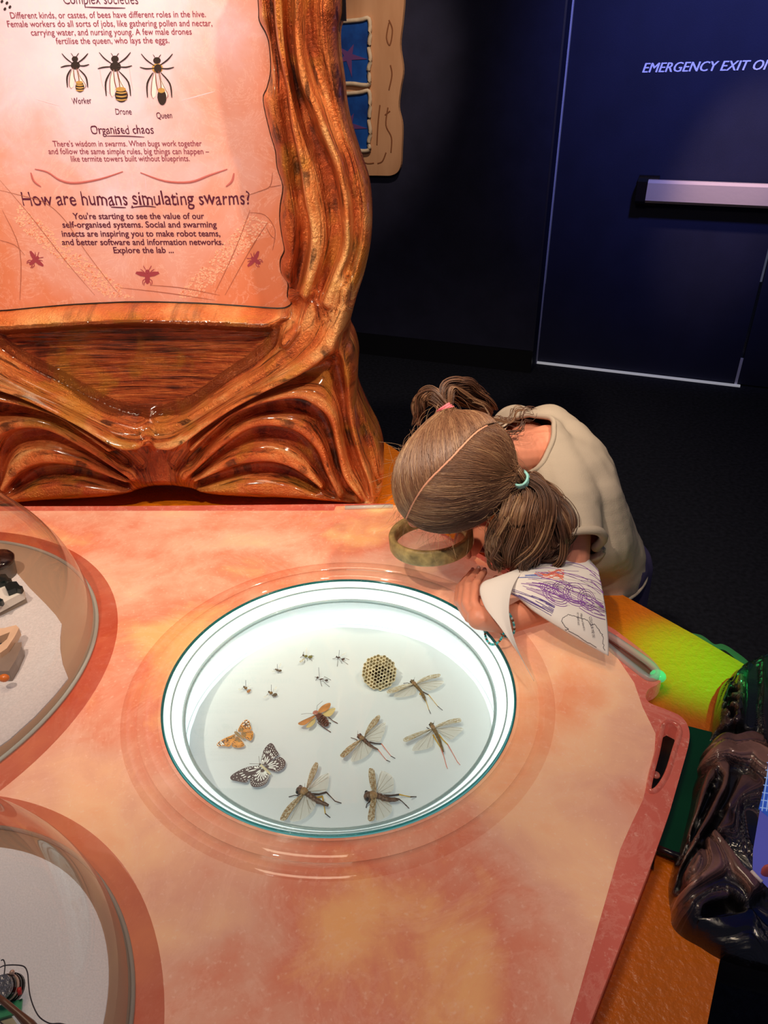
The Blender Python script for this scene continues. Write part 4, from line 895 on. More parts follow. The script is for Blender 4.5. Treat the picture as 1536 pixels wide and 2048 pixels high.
ln(z6([(1290, 980), (1375, 1250), (1398, 1420)]), 0.030, 0.26)
ln([(342, 870), (343, 905), (342, 950)], 0.030, 0.14)
NL = len(L)
for pts, h, u_ in L[:NL]: L.append(([(2*xc-x, z) for x, z in pts], h, u_))
_bh = px2([tuple(p) for p in cat([(300, 622), (380, 624), (450, 627), (520, 631), (558, 636), (566, 650), (556, 680), (520, 712), (470, 745), (420, 782), (380, 806), (338, 815)], 4)])
BOWL = np.array(_bh + [(2*xc-x, z) for x, z in reversed(_bh)])
M_cop = copper_mat('carved_copper')
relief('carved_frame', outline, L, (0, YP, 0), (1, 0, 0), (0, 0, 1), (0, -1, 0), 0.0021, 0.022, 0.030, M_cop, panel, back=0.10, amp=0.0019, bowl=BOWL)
# graphic board
bd = [(p[0]+0.02, p[1]) for p in ri[:-8]]
zb = pp(300, 625).z; xr_ = pp(590, 610).x; ztop = pp(500, -200).z
brd = [(2*xc-xr_-0.03, zb-0.01), (xr_+0.03, zb-0.01), (xr_+0.03, ztop), (2*xc-xr_-0.03, ztop)]
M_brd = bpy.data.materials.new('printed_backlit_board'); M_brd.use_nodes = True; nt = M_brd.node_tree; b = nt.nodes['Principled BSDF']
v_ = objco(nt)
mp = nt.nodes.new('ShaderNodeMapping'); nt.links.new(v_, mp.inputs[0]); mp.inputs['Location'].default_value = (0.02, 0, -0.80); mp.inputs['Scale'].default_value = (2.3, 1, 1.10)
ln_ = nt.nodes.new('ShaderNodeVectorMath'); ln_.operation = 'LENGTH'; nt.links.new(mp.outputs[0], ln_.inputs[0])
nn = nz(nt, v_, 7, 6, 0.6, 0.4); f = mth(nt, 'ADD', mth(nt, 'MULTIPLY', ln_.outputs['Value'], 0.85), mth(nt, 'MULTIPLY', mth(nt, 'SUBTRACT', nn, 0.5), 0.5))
col = ramp(nt, f, [(0.05, (240, 222, 230)), (0.38, (232, 196, 202)), (0.56, (222, 156, 138)), (0.74, (214, 124, 88)), (0.95, (202, 106, 64))])  # ramp carries the backlight's bright centre along with the printed tint
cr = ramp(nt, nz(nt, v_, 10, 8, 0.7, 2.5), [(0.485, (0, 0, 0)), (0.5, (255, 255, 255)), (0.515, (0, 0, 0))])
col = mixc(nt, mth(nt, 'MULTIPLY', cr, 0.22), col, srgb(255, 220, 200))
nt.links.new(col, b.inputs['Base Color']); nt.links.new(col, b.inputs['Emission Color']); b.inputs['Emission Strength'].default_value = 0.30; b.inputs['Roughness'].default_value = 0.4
gp = [Vector((x, YP-0.001, z)) for x, z in ri] + [Vector((2*xc-x, YP-0.001, z)) for x, z in reversed(ri)]
MB().tube(gp, 0.0022, 5, up=(0, -1, 0)).build('black_edge_gap', M_black, panel)  # solid black line put in for the shaded gap round the board
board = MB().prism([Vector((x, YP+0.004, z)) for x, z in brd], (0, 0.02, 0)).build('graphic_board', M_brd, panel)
def bp(x, y): return ony(x, y, YP+0.004)
M_t1 = mat('maroon_print', (138, 52, 68), 0.6, emit=0.25); M_t2 = mat('dark_plum_print', (88, 22, 48), 0.6, emit=0.2); M_t3 = mat('maroon_silhouette', (156, 58, 66), 0.6, emit=0.25)
def T(s, x0, x1, y0, y1, cap, m_, **k):
    k.setdefault('bold', 0.005); put_text(s, (x0, y0), (x1, y1), cap, bp, NP, m_, board, **k)
T('Complex societies', 128, 277, 8, 8, 21, M_t2, wob=0.10, bold=-0.004)
T('Different kinds, or castes, of bees have different roles in the hive.', 22, 412, 37, 34, 12.5, M_t1)
T('Female workers do all sorts of jobs, like gathering pollen and nectar,', 16, 425, 54, 52, 12.5, M_t1)
T('carrying water, and nursing young. A few male drones', 63, 384, 71, 69, 12.5, M_t1)
T('fertilise the queen, who lays the eggs.', 113, 339, 88, 86, 12.5, M_t1)
T('Worker', 145, 184, 208, 207, 12.5, M_t2, wob=0.14, bold=0.004); T('Drone', 232, 264, 229, 229, 12.5, M_t2, wob=0.14, bold=0.004); T('Queen', 314, 345, 237, 236, 12.5, M_t2, wob=0.14, bold=0.004)
T('Organised chaos', 183, 308, 268, 267, 17, M_t2, wob=0.19)
T("There's wisdom in swarms. When bugs work together", 107, 404, 293, 292, 11.5, M_t1)
T('and follow the same simple rules, big things can happen \u2013', 98, 419, 308, 308, 11.5, M_t1)
T('like termite towers built without blueprints.', 143, 380, 323, 322, 11.5, M_t1)
T('How are humans simulating swarms?', 47, 501, 411, 409, 27, M_t2, wob=0.19)
for s, x0, x1, y in (("You're starting to see the value of our", 147, 409, 438), ('self-organised systems. Social and swarming', 126, 434, 455), ('insects are inspiring you to make robot teams,', 125, 441, 473), ('and better software and information networks.', 125, 447, 490), ('Explore the lab ...', 228, 348, 506)):
    T(s, x0, x1, y, y-0.5, 12, M_t2, bold=0.016)
def bline(pts, wpx, m_, nm, n=4, par=None, off=0.0008):
    P = [bp(x, y)+NP*off for x, y in cat(pts, n)]
    r_ = wpx*0.5*0.00096
    k = len(P); rs = [r_*(0.35+0.65*math.sin(math.pi*min(1, max(0, (i+0.5)/k)))) for i in range(k)]
    return MB().tube(P, rs, 4, flat=0.25, up=tuple(NP)).build(nm, m_, par or board)
for pts, w_ in (([(170, 14), (210, 15.5), (251, 16)], 1.8), ([(212, 272), (250, 272), (289, 274)], 1.8), ([(222, 414), (252, 415)], 2.2), ([(262, 415), (290, 412), (312, 414)], 2.2), ([(264, 411), (266, 416)], 3)): bline(pts, w_, M_t2, 'underline')
M_fade = mat('faded_antenna_print', (192, 100, 92), 0.6, emit=0.2); M_gh = mat('pale_ghost_print', (226, 184, 188), 0.6, emit=0.27); M_crk = mat('crack_print', (166, 92, 66), 0.6, emit=0.15)
for pts in ([(246, 343), (200, 358), (150, 366), (120, 360), (95, 344), (70, 338)], [(62, 345), (68, 362), (82, 373)], [(281, 345), (330, 362), (380, 364), (420, 350), (455, 338)], [(468, 346), (464, 362), (452, 373)]): bline(pts, 4, M_fade, 'antenna_print')
for pts in ([(0, 380), (40, 390), (90, 405), (130, 440), (170, 500), (215, 560), (240, 590)], [(0, 360), (60, 430), (130, 520), (190, 590)], [(5, 420), (40, 500), (40, 600)], [(240, 575), (330, 585), (430, 600)], [(0, 480), (30, 490), (50, 510)], [(545, 345), (540, 372), (520, 382), (490, 392)], [(562, 370), (540, 374)], [(500, 425), (530, 430), (550, 460), (545, 500)], [(535, 445), (500, 500), (450, 590)], [(500, 420), (470, 500), (430, 585)], [(440, 590), (360, 575), (300, 570)], [(533, 455), (541, 470), (551, 478)]): bline(pts, 1.2, M_crk, 'vein_line')
for pts in ([(197, 110), (200, 140), (210, 180), (250, 200)], [(255, 105), (262, 160), (268, 190)], [(60, 195), (130, 215)], [(350, 205), (440, 180)]): bline(pts, 7, M_gh, 'ghost_line', off=-0.0006)
for x in (232, 262, 288): bline([(x, 325), (x+3, 365), (x+6, 400)], 9, M_gh, 'ghost_line', off=-0.0009)
# honeycomb wing print in the lower corners (thin cells)
b = MB(); rg = random.Random(3)
for side in (0, 1):
    for _ in range(520):
        t = rg.random(); s_ = rg.random()
        if side == 0: x = 20+190*t+s_*60-40*(1-t)*s_; y = 440+155*t-s_*30*(1-t)
        else: x = 545-150*t-s_*45; y = 450+145*t-20*s_*(1-t)
        if y > 598 or (x < 30 and side == 0) or x > 548: continue
        rr = rg.uniform(1.6, 3.0); n_ = 6; a0 = rg.random()
        b.prism([bp(x+rr*math.cos(a0+2*math.pi*i/n_), y+rr*0.85*math.sin(a0+2*math.pi*i/n_))+NP*0.0002 for i in range(n_)], NP*0.0002)
b.build('wing_cell_print', mat('pale_cell_print', (234, 172, 138), 0.6, emit=0.26), board)
tag(board.children[-1], kind='stuff')
# printed bees
def ep(cx, cy, a, b_, ang=0, n=16):
    c_, s_ = math.cos(ang), math.sin(ang)
    return [(cx+a*math.cos(t)*c_-b_*math.sin(t)*s_, cy+a*math.cos(t)*s_+b_*math.sin(t)*c_) for t in [2*math.pi*i/n for i in range(n)]]
def shp(pts, m_, par, nm, off): return MB().prism([bp(x, y)+NP*off for x, y in pts], NP*0.0002).build(nm, m_, par)
M_bb = mat('print_black_brown', (52, 34, 28), 0.6); M_bw = mat('print_wing_pale', (240, 214, 204), 0.6, emit=0.3); M_bg = mat('print_gold', (206, 158, 84), 0.6); M_bo = mat('print_wing_outline', (130, 70, 50), 0.6)
def pbee(cx, ht, wl, awd, ah, queen, th_w, y_head, lab, bend):
    e = MB().prism([bp(x, y)+NP*0.0004 for x, y in ep(cx, y_head, th_w*0.42, th_w*0.38)], NP*0.0003).build('bee_print', M_bb, board)
    ty = y_head+th_w*0.85
    shp(ep(cx+1, ty, th_w*0.62, th_w*0.55), M_bg if queen else M_bb, e, 'thorax', 0.0004)
    if queen: shp(ep(cx+2, ty+1, th_w*0.42, th_w*0.5), M_bb, e, 'thorax_patch', 0.0007)
    w0 = ty+th_w*0.3
    for s_ in (-1, 1):
        bx = bend*0.55
        shp([(cx+s_*2, w0), (cx+s_*9, w0+wl*0.3), (cx+bx+s_*16, w0+wl*0.8), (cx+bx+s_*14, w0+wl), (cx+bx+s_*8, w0+wl*0.9), (cx+bx*0.5+s_*3, w0+wl*0.5)], M_bw, e, 'printed_wing', 0.0004)
        bline([(cx+s_*3, w0), (cx+bx*0.6+s_*4.5, w0+wl*0.45), (cx+bx+s_*3, w0+wl*0.72)], 1.6, M_bo, 'wing_edge', par=e, off=0.0009)
        bline([(cx+s_*5, w0), (cx+s_*10, w0+wl*0.4), (cx+bx+s_*16.5, w0+wl*0.85), (cx+bx+s_*12, w0+wl)], 1.0, M_bo, 'wing_edge', par=e, off=0.0009)
        bline([(cx+s_*4, y_head+th_w*0.6), (cx+s_*th_w*1.15, y_head-1), (cx+s_*th_w*1.75, y_head-th_w*0.75)], 2.2, M_bb, 'printed_leg', par=e)
        bline([(cx+s_*5, ty), (cx+s_*th_w*1.2, ty+1), (cx+s_*th_w*1.9, ty-2+(6 if not queen and s_ < 0 else 0))], 2.2, M_bb, 'printed_leg', par=e)
        bline([(cx+s_*8, ty+th_w*0.5), (cx+s_*th_w*1.25+bx*0.6, ty+wl*0.55), (cx+s_*th_w*1.35+bx, ty+wl*1.05)], 2.8, M_bb, 'printed_leg', par=e)
        bline([(cx+s_*2, y_head-3), (cx+s_*5, y_head-8), (cx+s_*8, y_head-12)], 1.2, M_bb, 'printed_antenna', par=e)
    ay = w0+wl*0.80; ab = shp(ep(cx+bend, ay+ah*0.3, awd, ah*0.62, -0.08), M_bb, e, 'printed_abdomen', 0.0006)
    shp(ep(cx+bend*0.9, ay-ah*0.22, awd*0.8, ah*0.2), M_bg, e, 'gold_band', 0.0008)
    if not queen:
        for k in (0.05, 0.36, 0.66): bline([(cx+bend-awd*0.85, ay+ah*k), (cx+bend, ay+ah*(k+0.08)), (cx+bend+awd*0.85, ay+ah*k)], 2.4, M_bg, 'gold_band', par=e, off=0.0010)
pbee(150, 1, 42, 9, 17, False, 15, 118, 'w', 10)
pbee(230, 1, 56, 13, 23, False, 18, 118, 'd', 13)
pbee(314, 1, 56, 9, 26, True, 18, 121, 'q', 10)
def sil(cx, cy, ang, s_):
    def R_(pts): return [(cx+(x*math.cos(ang)-y*math.sin(ang))*s_, cy+(x*math.sin(ang)+y*math.cos(ang))*s_) for x, y in pts]
    e = shp(R_(ep(0, 6, 5, 11)), M_t3, board, 'bee_silhouette', 0.0004)
    shp(R_(ep(0, -7, 4.5, 5)), M_t3, e, 'silhouette_head', 0.0004)
    for q in (-1, 1):
        shp(R_([(0, -4), (q*10, -8), (q*22, -8), (q*24, -4), (q*14, 1), (0, 3)]), M_t3, e, 'silhouette_wing', 0.0005)
        for l_ in ([(q*3, 6), (q*9, 10), (q*9, 18)], [(q*3, -2), (q*8, -9), (q*14, -13)], [(q*2, -10), (q*6, -16), (q*8, -20)], [(q*2, 10), (q*6, 14), (q*7, 20)]): bline(R_(l_), 1.4, M_t3, 'silhouette_leg', par=e, n=3)
sil(295, 551, 0, 1.0); sil(70, 520, 0.85, 0.85); sil(510, 520, -0.95, 0.80)
for x, y in ((4, 3), (14, 6), (10, 18), (20, 14)): shp(ep(x, y, 2.5, 3.5, 0.5), M_bb, board, 'dot_print', 0.0004)
# clamp on the far side of the frame
cl = MB(); cl.box(pp(684, 8, -0.02), 0.012, 0.03, 0.045); cl.build('black_clamp', M_black, panel)
# ------------------------------------------------------------------ bark sculpture at the right
ZB = 0.722
def h2(pts): return [(onz(x, y, ZB).x, onz(x, y, ZB).y) for x, y in pts]
bk = [(1560, 1322), (1510, 1328), (1480, 1340), (1462, 1360), (1440, 1378), (1428, 1410), (1422, 1440), (1414, 1480), (1405, 1510), (1390, 1535), (1388, 1560), (1378, 1590), (1374, 1620), (1362, 1670), (1352, 1710), (1342, 1745), (1337, 1780), (1342, 1825), (1345, 1850), (1365, 1872), (1400, 1892), (1432, 1912), (1475, 1930), (1540, 1945), (1620, 1960), (1760, 1900), (1790, 1700), (1760, 1500), (1680, 1360)]
z9 = zz(6.398, 1320, 1300); za = zz(6.023, 1320, 1580)
Lb = []
def lb(pts, h, u_): Lb.append((h2([tuple(p) for p in cat(pts, 4)]), h*0.62, u_*3.2))
lb(z9([(1080, 240), (900, 400), (760, 600), (690, 850), (620, 1100), (540, 1280), (440, 1500), (400, 1700)]), 0.040, 0.0)
lb(z9([(960, 420), (850, 620), (780, 760), (720, 900), (740, 1050), (800, 1180)]), 0.060, 0.04)
lb(z9([(900, 480), (860, 620), (830, 740), (800, 900), (850, 1080)]), 0.030, 0.06)
for i, (x0, y0, x1, y1) in enumerate(((850, 650, 920, 700), (790, 750, 920, 830), (750, 870, 900, 940), (740, 960, 880, 1100))): lb(z9([(x0, y0), ((x0+x1)/2, (y0+y1)/2+18), (x1, y1)]), 0.062, 0.05+0.01*i)
for i, (x0, y0, x1, y1) in enumerate(((850, 700, 900, 760), (800, 830, 900, 880), (770, 960, 880, 1010))): lb(z9([(x0, y0), (x1, y1)]), 0.022, 0.055+0.01*i)
lb(z9([(930, 600), (940, 800), (920, 1000), (900, 1180)]), 0.070, 0.09)
lb(z9([(1100, 300), (1120, 600), (1100, 900), (1080, 1150)]), 0.040, 0.13)
lb(z9([(1350, 300), (1330, 700), (1300, 1000), (1380, 1400)]), 0.05, 0.18)
lb(z9([(560, 1330), (700, 1280), (900, 1210), (1100, 1240)]), 0.020, 0.10)
lb(z9([(500, 1460), (620, 1400), (760, 1400), (900, 1450), (1100, 1400)]), 0.075, 0.12)
lb(z9([(430, 1620), (600, 1600), (760, 1560), (880, 1620), (1050, 1560), (1200, 1700)]), 0.080, 0.14)
lb(za([(640, 100), (560, 300), (440, 480), (330, 640), (260, 860), (180, 1080), (130, 1250)]), 0.050, 0.03)
lb(za([(440, 0), (350, 250), (310, 480), (240, 700), (180, 900), (130, 1100)]), 0.046, 0.0)
lb(za([(520, 60), (440, 260), (370, 500), (300, 700), (310, 850)]), 0.072, 0.02)
lb(za([(560, 200), (480, 380), (400, 560), (300, 820), (190, 1000)]), 0.028, 0.035)
lb(za([(690, 0), (680, 200), (600, 400), (500, 620), (330, 850), (200, 1080), (150, 1250)]), 0.075, 0.05)
lb(za([(830, 0), (760, 280), (640, 460), (540, 640), (420, 820)]), 0.045, 0.07)
lb(za([(900, 150), (760, 400), (680, 620), (620, 740)]), 0.074, 0.09)
lb(za([(700, 480), (600, 640), (480, 760)]), 0.030, 0.10)
lb(za([(450, 880), (380, 960), (260, 1080), (180, 1220), (210, 1370)]), 0.030, 0.12)
lb(za([(400, 940), (330, 1080), (240, 1220), (220, 1350), (300, 1380), (420, 1240), (430, 1100), (400, 980)]), 0.070, 0.14)
lb(za([(370, 1100), (300, 1250)]), 0.074, 0.16)
lb(za([(470, 880), (520, 1000), (550, 1150), (500, 1250), (350, 1370), (200, 1480)]), 0.078, 0.18)
lb(za([(560, 820), (700, 1000), (850, 1250), (980, 1450)]), 0.078, 0.22)
lb(za([(640, 820), (760, 1000), (900, 1200)]), 0.040, 0.24)
lb(za([(240, 1570), (450, 1450), (650, 1380), (820, 1420), (900, 1500)]), 0.062, 0.20)
lb(za([(400, 1610), (520, 1500), (700, 1460)]), 0.052, 0.26)
lb(za([(500, 1640), (700, 1600), (850, 1560)]), 0.010, 0.28)
lb(za([(450, 1760), (700, 1760), (930, 1700), (1000, 1660)]), 0.045, 0.30)
lb(za([(1000, 500), (1050, 700), (1100, 850)]), 0.05, 0.32); lb(za([(1100, 1600), (1200, 1700), (1300, 1760)]), 0.03, 0.34)
lb([(1620, 1450), (1640, 1650), (1640, 1850)], 0.06, 0.36)
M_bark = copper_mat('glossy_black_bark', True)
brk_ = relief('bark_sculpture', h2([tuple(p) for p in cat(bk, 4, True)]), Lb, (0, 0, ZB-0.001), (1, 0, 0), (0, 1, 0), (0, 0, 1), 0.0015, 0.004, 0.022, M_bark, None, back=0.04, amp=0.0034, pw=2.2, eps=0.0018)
tag(brk_, 'glossy black-brown carved bark sculpture lying on the orange table edge', 'sculpture')
# blue printed board leaning behind the bark
bb0 = empty('blue_display_board', tuple(kz(1540, 1700, 0.90)), 'blue printed board with a lattice pattern, at the right edge over the bark', 'board')
def k9(x, y, k=0.875): return kz(x, y, k)
M_peri = mat('periwinkle_print', (88, 92, 190), 0.4, emit=0.25, var=0.06, vs=12)
M_lat = mat('mid_blue_print', (46, 92, 200), 0.5, emit=0.25); M_latw = mat('pale_blue_lines', (150, 186, 240), 0.5, emit=0.3)
nb = ray(1530, 1650).normalized()
low = [(1520, 1618), (1536, 1634), (1700, 1660), (1700, 1860), (1536, 1776), (1505, 1745), (1506, 1700)]
up = [(1545, 1470), (1538, 1500), (1534, 1550), (1527, 1580), (1517, 1618), (1536, 1634), (1700, 1660), (1700, 1470)]
MB().prism([k9(x, y) for x, y in low], nb*0.012).build('lower_print', M_peri, bb0)
o = MB().prism([k9(x, y) for x, y in up], nb*0.012).build('upper_print', M_lat, bb0)
b = MB()
for i in range(9):
    y0 = 1495+i*15
    b.tube([k9(1538-(y0-1495)*0.15, y0, 0.8745), k9(1600, y0+10, 0.8745)], 0.0007, 4)
for i in range(6): b.tube([k9(1545+i*9, 1480, 0.8745), k9(1524+i*9, 1622, 0.8745)], 0.0006, 4)
b.build('lattice_lines', M_latw, o)
MB().tube([k9(1503, 1742, 0.872), k9(1512, 1752, 0.872), k9(1524, 1764, 0.872)], 0.0018, 8).build('white_corner', mat('white_edge', (226, 220, 226), 0.5), bb0, True)
MB().ell(k9(1534, 1744, 0.872), (0.006, 0, 0), (0, 0.004, 0.004), (0, 0, 0.008)).build('red_spot', mat('red_spot_print', (190, 90, 90), 0.5), bb0, True)
# ------------------------------------------------------------------ the girl
M_skin = mat('skin', (226, 146, 116), 0.5, var=0.06, vs=14, bump=0.03, bs=300)
M_skin.node_tree.nodes['Principled BSDF'].inputs['Subsurface Weight'].default_value = 0.12
M_skin.node_tree.nodes['Principled BSDF'].inputs['Subsurface Radius'].default_value = (0.02, 0.008, 0.005)
def balls(mb, P, R, n=None, mi=0, sq=(1, 1, 1)):
    """fill a tapered limb with overlapping balls (for the voxel skin)"""
    for i in range(len(P)-1):
        a, b_ = Vector(P[i]), Vector(P[i+1]); L_ = (b_-a).length; k = max(2, int(L_/(0.28*min(R[i], R[i+1])))+1)
        for j in range(k):
            t = j/(k-1); r_ = R[i]+(R[i+1]-R[i])*t
            mb.ell(a.lerp(b_, t), (r_*sq[0], 0, 0), (0, r_*sq[1], 0), (0, 0, r_*sq[2]), 14, 9)
def voxel(mb, size, smooth=6):
    me = bpy.data.meshes.new('v'); me.from_pydata([tuple(v) for v in mb.v], [], mb.f); me.update()
    o = bpy.data.objects.new('v', me); C.objects.link(o)
    md = o.modifiers.new('r', 'REMESH'); md.mode = 'VOXEL'; md.voxel_size = size; md.use_smooth_shade = True
    ms = o.modifiers.new('s', 'SMOOTH'); ms.iterations = smooth; ms.factor = 0.5
    dg = bpy.context.evaluated_depsgraph_get(); m2 = bpy.data.meshes.new_from_object(o.evaluated_get(dg))
    V = np.empty(len(m2.vertices)*3); m2.vertices.foreach_get('co', V)
    Fc = [tuple(p.vertices) for p in m2.polygons]
    bpy.data.objects.remove(o); bpy.data.meshes.remove(me); bpy.data.meshes.remove(m2)
    return V.reshape(-1, 3), Fc
girl = empty('person', (0.46, 1.30, 0.0), 'girl with two brown pigtails and a beige T-shirt bending over the dish with a magnifier', 'person')
# head frame
Hc = onz(908, 948, 0.97)
Fv = (CR*-0.69 - CU*0.72 + _fw*0.10).normalized()
Uv = (-_fw*0.96 + CR*-0.08 + CU*0.26); Uv = (Uv - Fv*Uv.dot(Fv)).normalized(); Lv = Uv.cross(Fv)
def hp(f_, l_, u_): return Hc + Fv*f_ + Lv*l_ + Uv*u_
SF, SL, SU = 0.098, 0.079, 0.090       # skull half sizes
# joints
neck = onz(1052, 905, 0.965); nb_ = onz(1092, 905, 0.955)
chest = onz(1140, 965, 0.90); belly = onz(1176, 1045, 0.84); pelvis = onz(1208, 1112, 0.755)
sL = onz(1140, 1005, 0.905); sR = onz(1030, 860, 0.90)
elL = kz(1142, 1190, 0.968); wrL = kz(1012, 1243, 0.962); hndL = kz(965, 1228, 0.955)
elR = onz(960, 985, 0.80); wrR = onz(955, 1075, 0.80); hndR = onz(942, 1092, 0.80)
b = MB()
balls(b, [hp(-0.05, 0, -0.045), neck, nb_], [0.045, 0.038, 0.042])
balls(b, [nb_, chest, belly, pelvis], [0.048, 0.068, 0.064, 0.066])
balls(b, [nb_, sL], [0.038, 0.036]); balls(b, [nb_, sR], [0.038, 0.034])
balls(b, [chest, sL], [0.055, 0.040]); balls(b, [chest, sR], [0.055, 0.038])
balls(b, [sL, sL.lerp(elL, 0.5), elL], [0.038, 0.033, 0.028]); balls(b, [elL, elL.lerp(wrL, 0.4), wrL], [0.028, 0.028, 0.0205])
balls(b, [sR, elR], [0.038, 0.026]); balls(b, [elR, wrR], [0.026, 0.020])
for s_ in (-1, 1):                                          # legs, standing behind the table edge
    hip = pelvis+Vector((0.036*s_, 0.02, -0.03)); knee = Vector((hip.x+0.03+0.01*s_, hip.y+0.04, 0.37)); ank = Vector((knee.x+0.02, knee.y+0.05, 0.075))
    balls(b, [hip, knee, ank], [0.056, 0.046, 0.032]); balls(b, [ank+Vector((0, 0, -0.035)), ank+Vector((-0.07, -0.09, -0.045))], [0.034, 0.028])
# skull, jaw, nose, lips, ears
b.ell(Hc, Fv*SF, Lv*SL, Uv*SU, 28, 18)
b.ell(hp(0.018, 0, -0.035), Fv*0.070, Lv*0.062, Uv*0.078, 24, 14)
balls(b, [hp(0.045, 0, -0.085), hp(0.052, 0, -0.098)], [0.026, 0.020])
for s_ in (-1, 1):
    b.ell(hp(0.052, 0.034*s_, -0.045), Fv*0.024, Lv*0.024, Uv*0.026)
    b.ell(hp(0.070, 0.026*s_, 0.004), Fv*0.018, Lv*0.020, Uv*0.010)
    balls(b, [hp(-0.002, 0.076*s_, 0.006), hp(-0.012, 0.083*s_, -0.006), hp(-0.008, 0.082*s_, -0.022), hp(0.002, 0.076*s_, -0.034)], [0.008, 0.008, 0.007, 0.006])
balls(b, [hp(0.084, 0, -0.002), hp(0.096, 0, -0.022), hp(0.102, 0, -0.032)], [0.009, 0.009, 0.011])
for s_ in (-1, 1): b.ell(hp(0.094, 0.011*s_, -0.034), Fv*0.009, Lv*0.008, Uv*0.008)
balls(b, [hp(0.080, -0.020, -0.060), hp(0.088, 0, -0.058), hp(0.080, 0.020, -0.060)], [0.005, 0.007, 0.005]); balls(b, [hp(0.078, -0.015, -0.069), hp(0.084, 0, -0.070), hp(0.078, 0.015, -0.069)], [0.005, 0.007, 0.005])
# left hand (palm, four fingers, thumb)
balls(b, [wrL, kz(990, 1238, 0.958), kz(958, 1236, 0.952)], [0.0200, 0.0215, 0.0190]); balls(b, [wrL, kz(985, 1222, 0.964), kz(945, 1222, 0.965)], [0.0190, 0.0215, 0.0190]); balls(b, [wrL, kz(975, 1215, 0.970), kz(938, 1212, 0.972)], [0.0185, 0.020, 0.0165])
def finger(pts, rs): balls(b, [kz(x, y, k) for x, y, k in pts], [q*0.90 for q in rs])
finger([(966, 1238, 0.944), (948, 1206, 0.934), (950, 1170, 0.935), (968, 1144, 0.940)], [0.0095, 0.0088, 0.0080, 0.0070])
finger([(950, 1240, 0.952), (932, 1205, 0.944), (936, 1166, 0.946), (956, 1141, 0.952)], [0.0093, 0.0086, 0.0078, 0.0068])
finger([(938, 1236, 0.962), (922, 1203, 0.957), (925, 1170, 0.960), (944, 1144, 0.967)], [0.0090, 0.0082, 0.0074, 0.0065])
finger([(930, 1226, 0.972), (915, 1201, 0.970), (917, 1176, 0.974), (932, 1156, 0.980)], [0.0082, 0.0074, 0.0067, 0.0060])
finger([(985, 1225, 0.968), (985, 1195, 0.975), (990, 1172, 0.972), (992, 1158, 0.965)], [0.0105, 0.0095, 0.0088, 0.0075])
# right hand round the magnifier handle
balls(b, [wrR, hndR], [0.018, 0.019])
for i in range(4):
    c = onz(938-6*i, 1094-5*i, 0.815-0.004*i)
    balls(b, [hndR+Vector((0, 0.005, 0.006)), c+Vector((0.0, 0.006, 0.008)), c+Vector((-0.006, -0.010, 0.002)), c+Vector((-0.002, -0.012, -0.010))], [0.0085, 0.008, 0.0075, 0.0065])
V, Fc = voxel(b, 0.0025, 3)
mk('body', V, Fc, M_skin, girl, True)
# eyes, brows, mouth
for s_ in (-1, 1):
    e = MB().ell(hp(0.078, 0.030*s_, -0.012), Fv*0.012, Lv*0.012, Uv*0.012).build('eye', mat('eye_white', (235, 230, 225), 0.2), girl, True)
    MB().ell(hp(0.0875, 0.030*s_, -0.016), Fv*0.004, Lv*0.0055, Uv*0.0055).build('iris', mat('brown_iris', (70, 44, 28), 0.2), e, True)
    MB().tube([hp(0.082, 0.014*s_, 0.010), hp(0.086, 0.030*s_, 0.015), hp(0.074, 0.046*s_, 0.010)], [0.002, 0.0028, 0.0015], 6).build('eyebrow', mat('eyebrow_hair', (120, 84, 56), 0.8), girl, True)
MB().tube([hp(0.081, -0.018, -0.0645), hp(0.091, 0, -0.064), hp(0.081, 0.018, -0.0645)], [0.002, 0.0045, 0.002], 6).build('mouth', mat('lips', (190, 92, 84), 0.4), girl, True)
# fingernails
for x, y, k in ((969, 1141, 0.934), (957, 1138, 0.947), (945, 1141, 0.962)):
    MB().ell(kz(x, y, k), CR*0.0042, CU*0.0055, _fw*0.0022).build('fingernail', mat('nail', (238, 176, 156), 0.25), girl, True)
# shirt: voxel shell, cut open at collar, cuffs and hem
s = MB()
ch2 = onz(1155, 925, 0.93); ch3 = onz(1180, 1000, 0.89); ch4 = onz(1196, 1080, 0.82)
balls(s, [nb_+Vector((-0.02, 0, -0.01)), chest, belly, pelvis+Vector((0, 0, -0.03))], [0.064, 0.086, 0.078, 0.080])
balls(s, [onz(1095, 865, 0.955), ch2, ch3, ch4, pelvis], [0.052, 0.058, 0.058, 0.064, 0.074])
balls(s, [nb_, sL], [0.058, 0.054]); balls(s, [nb_, sR], [0.060, 0.050])
cufL = onz(1154, 1082, 0.868)
balls(s, [sL, cufL, cufL+(cufL-sL)*0.4], [0.050, 0.044, 0.044])
balls(s, [sR, sR.lerp(elR, 0.6)], [0.052, 0.050])
V, Fc = voxel(s, 0.0045, 6)
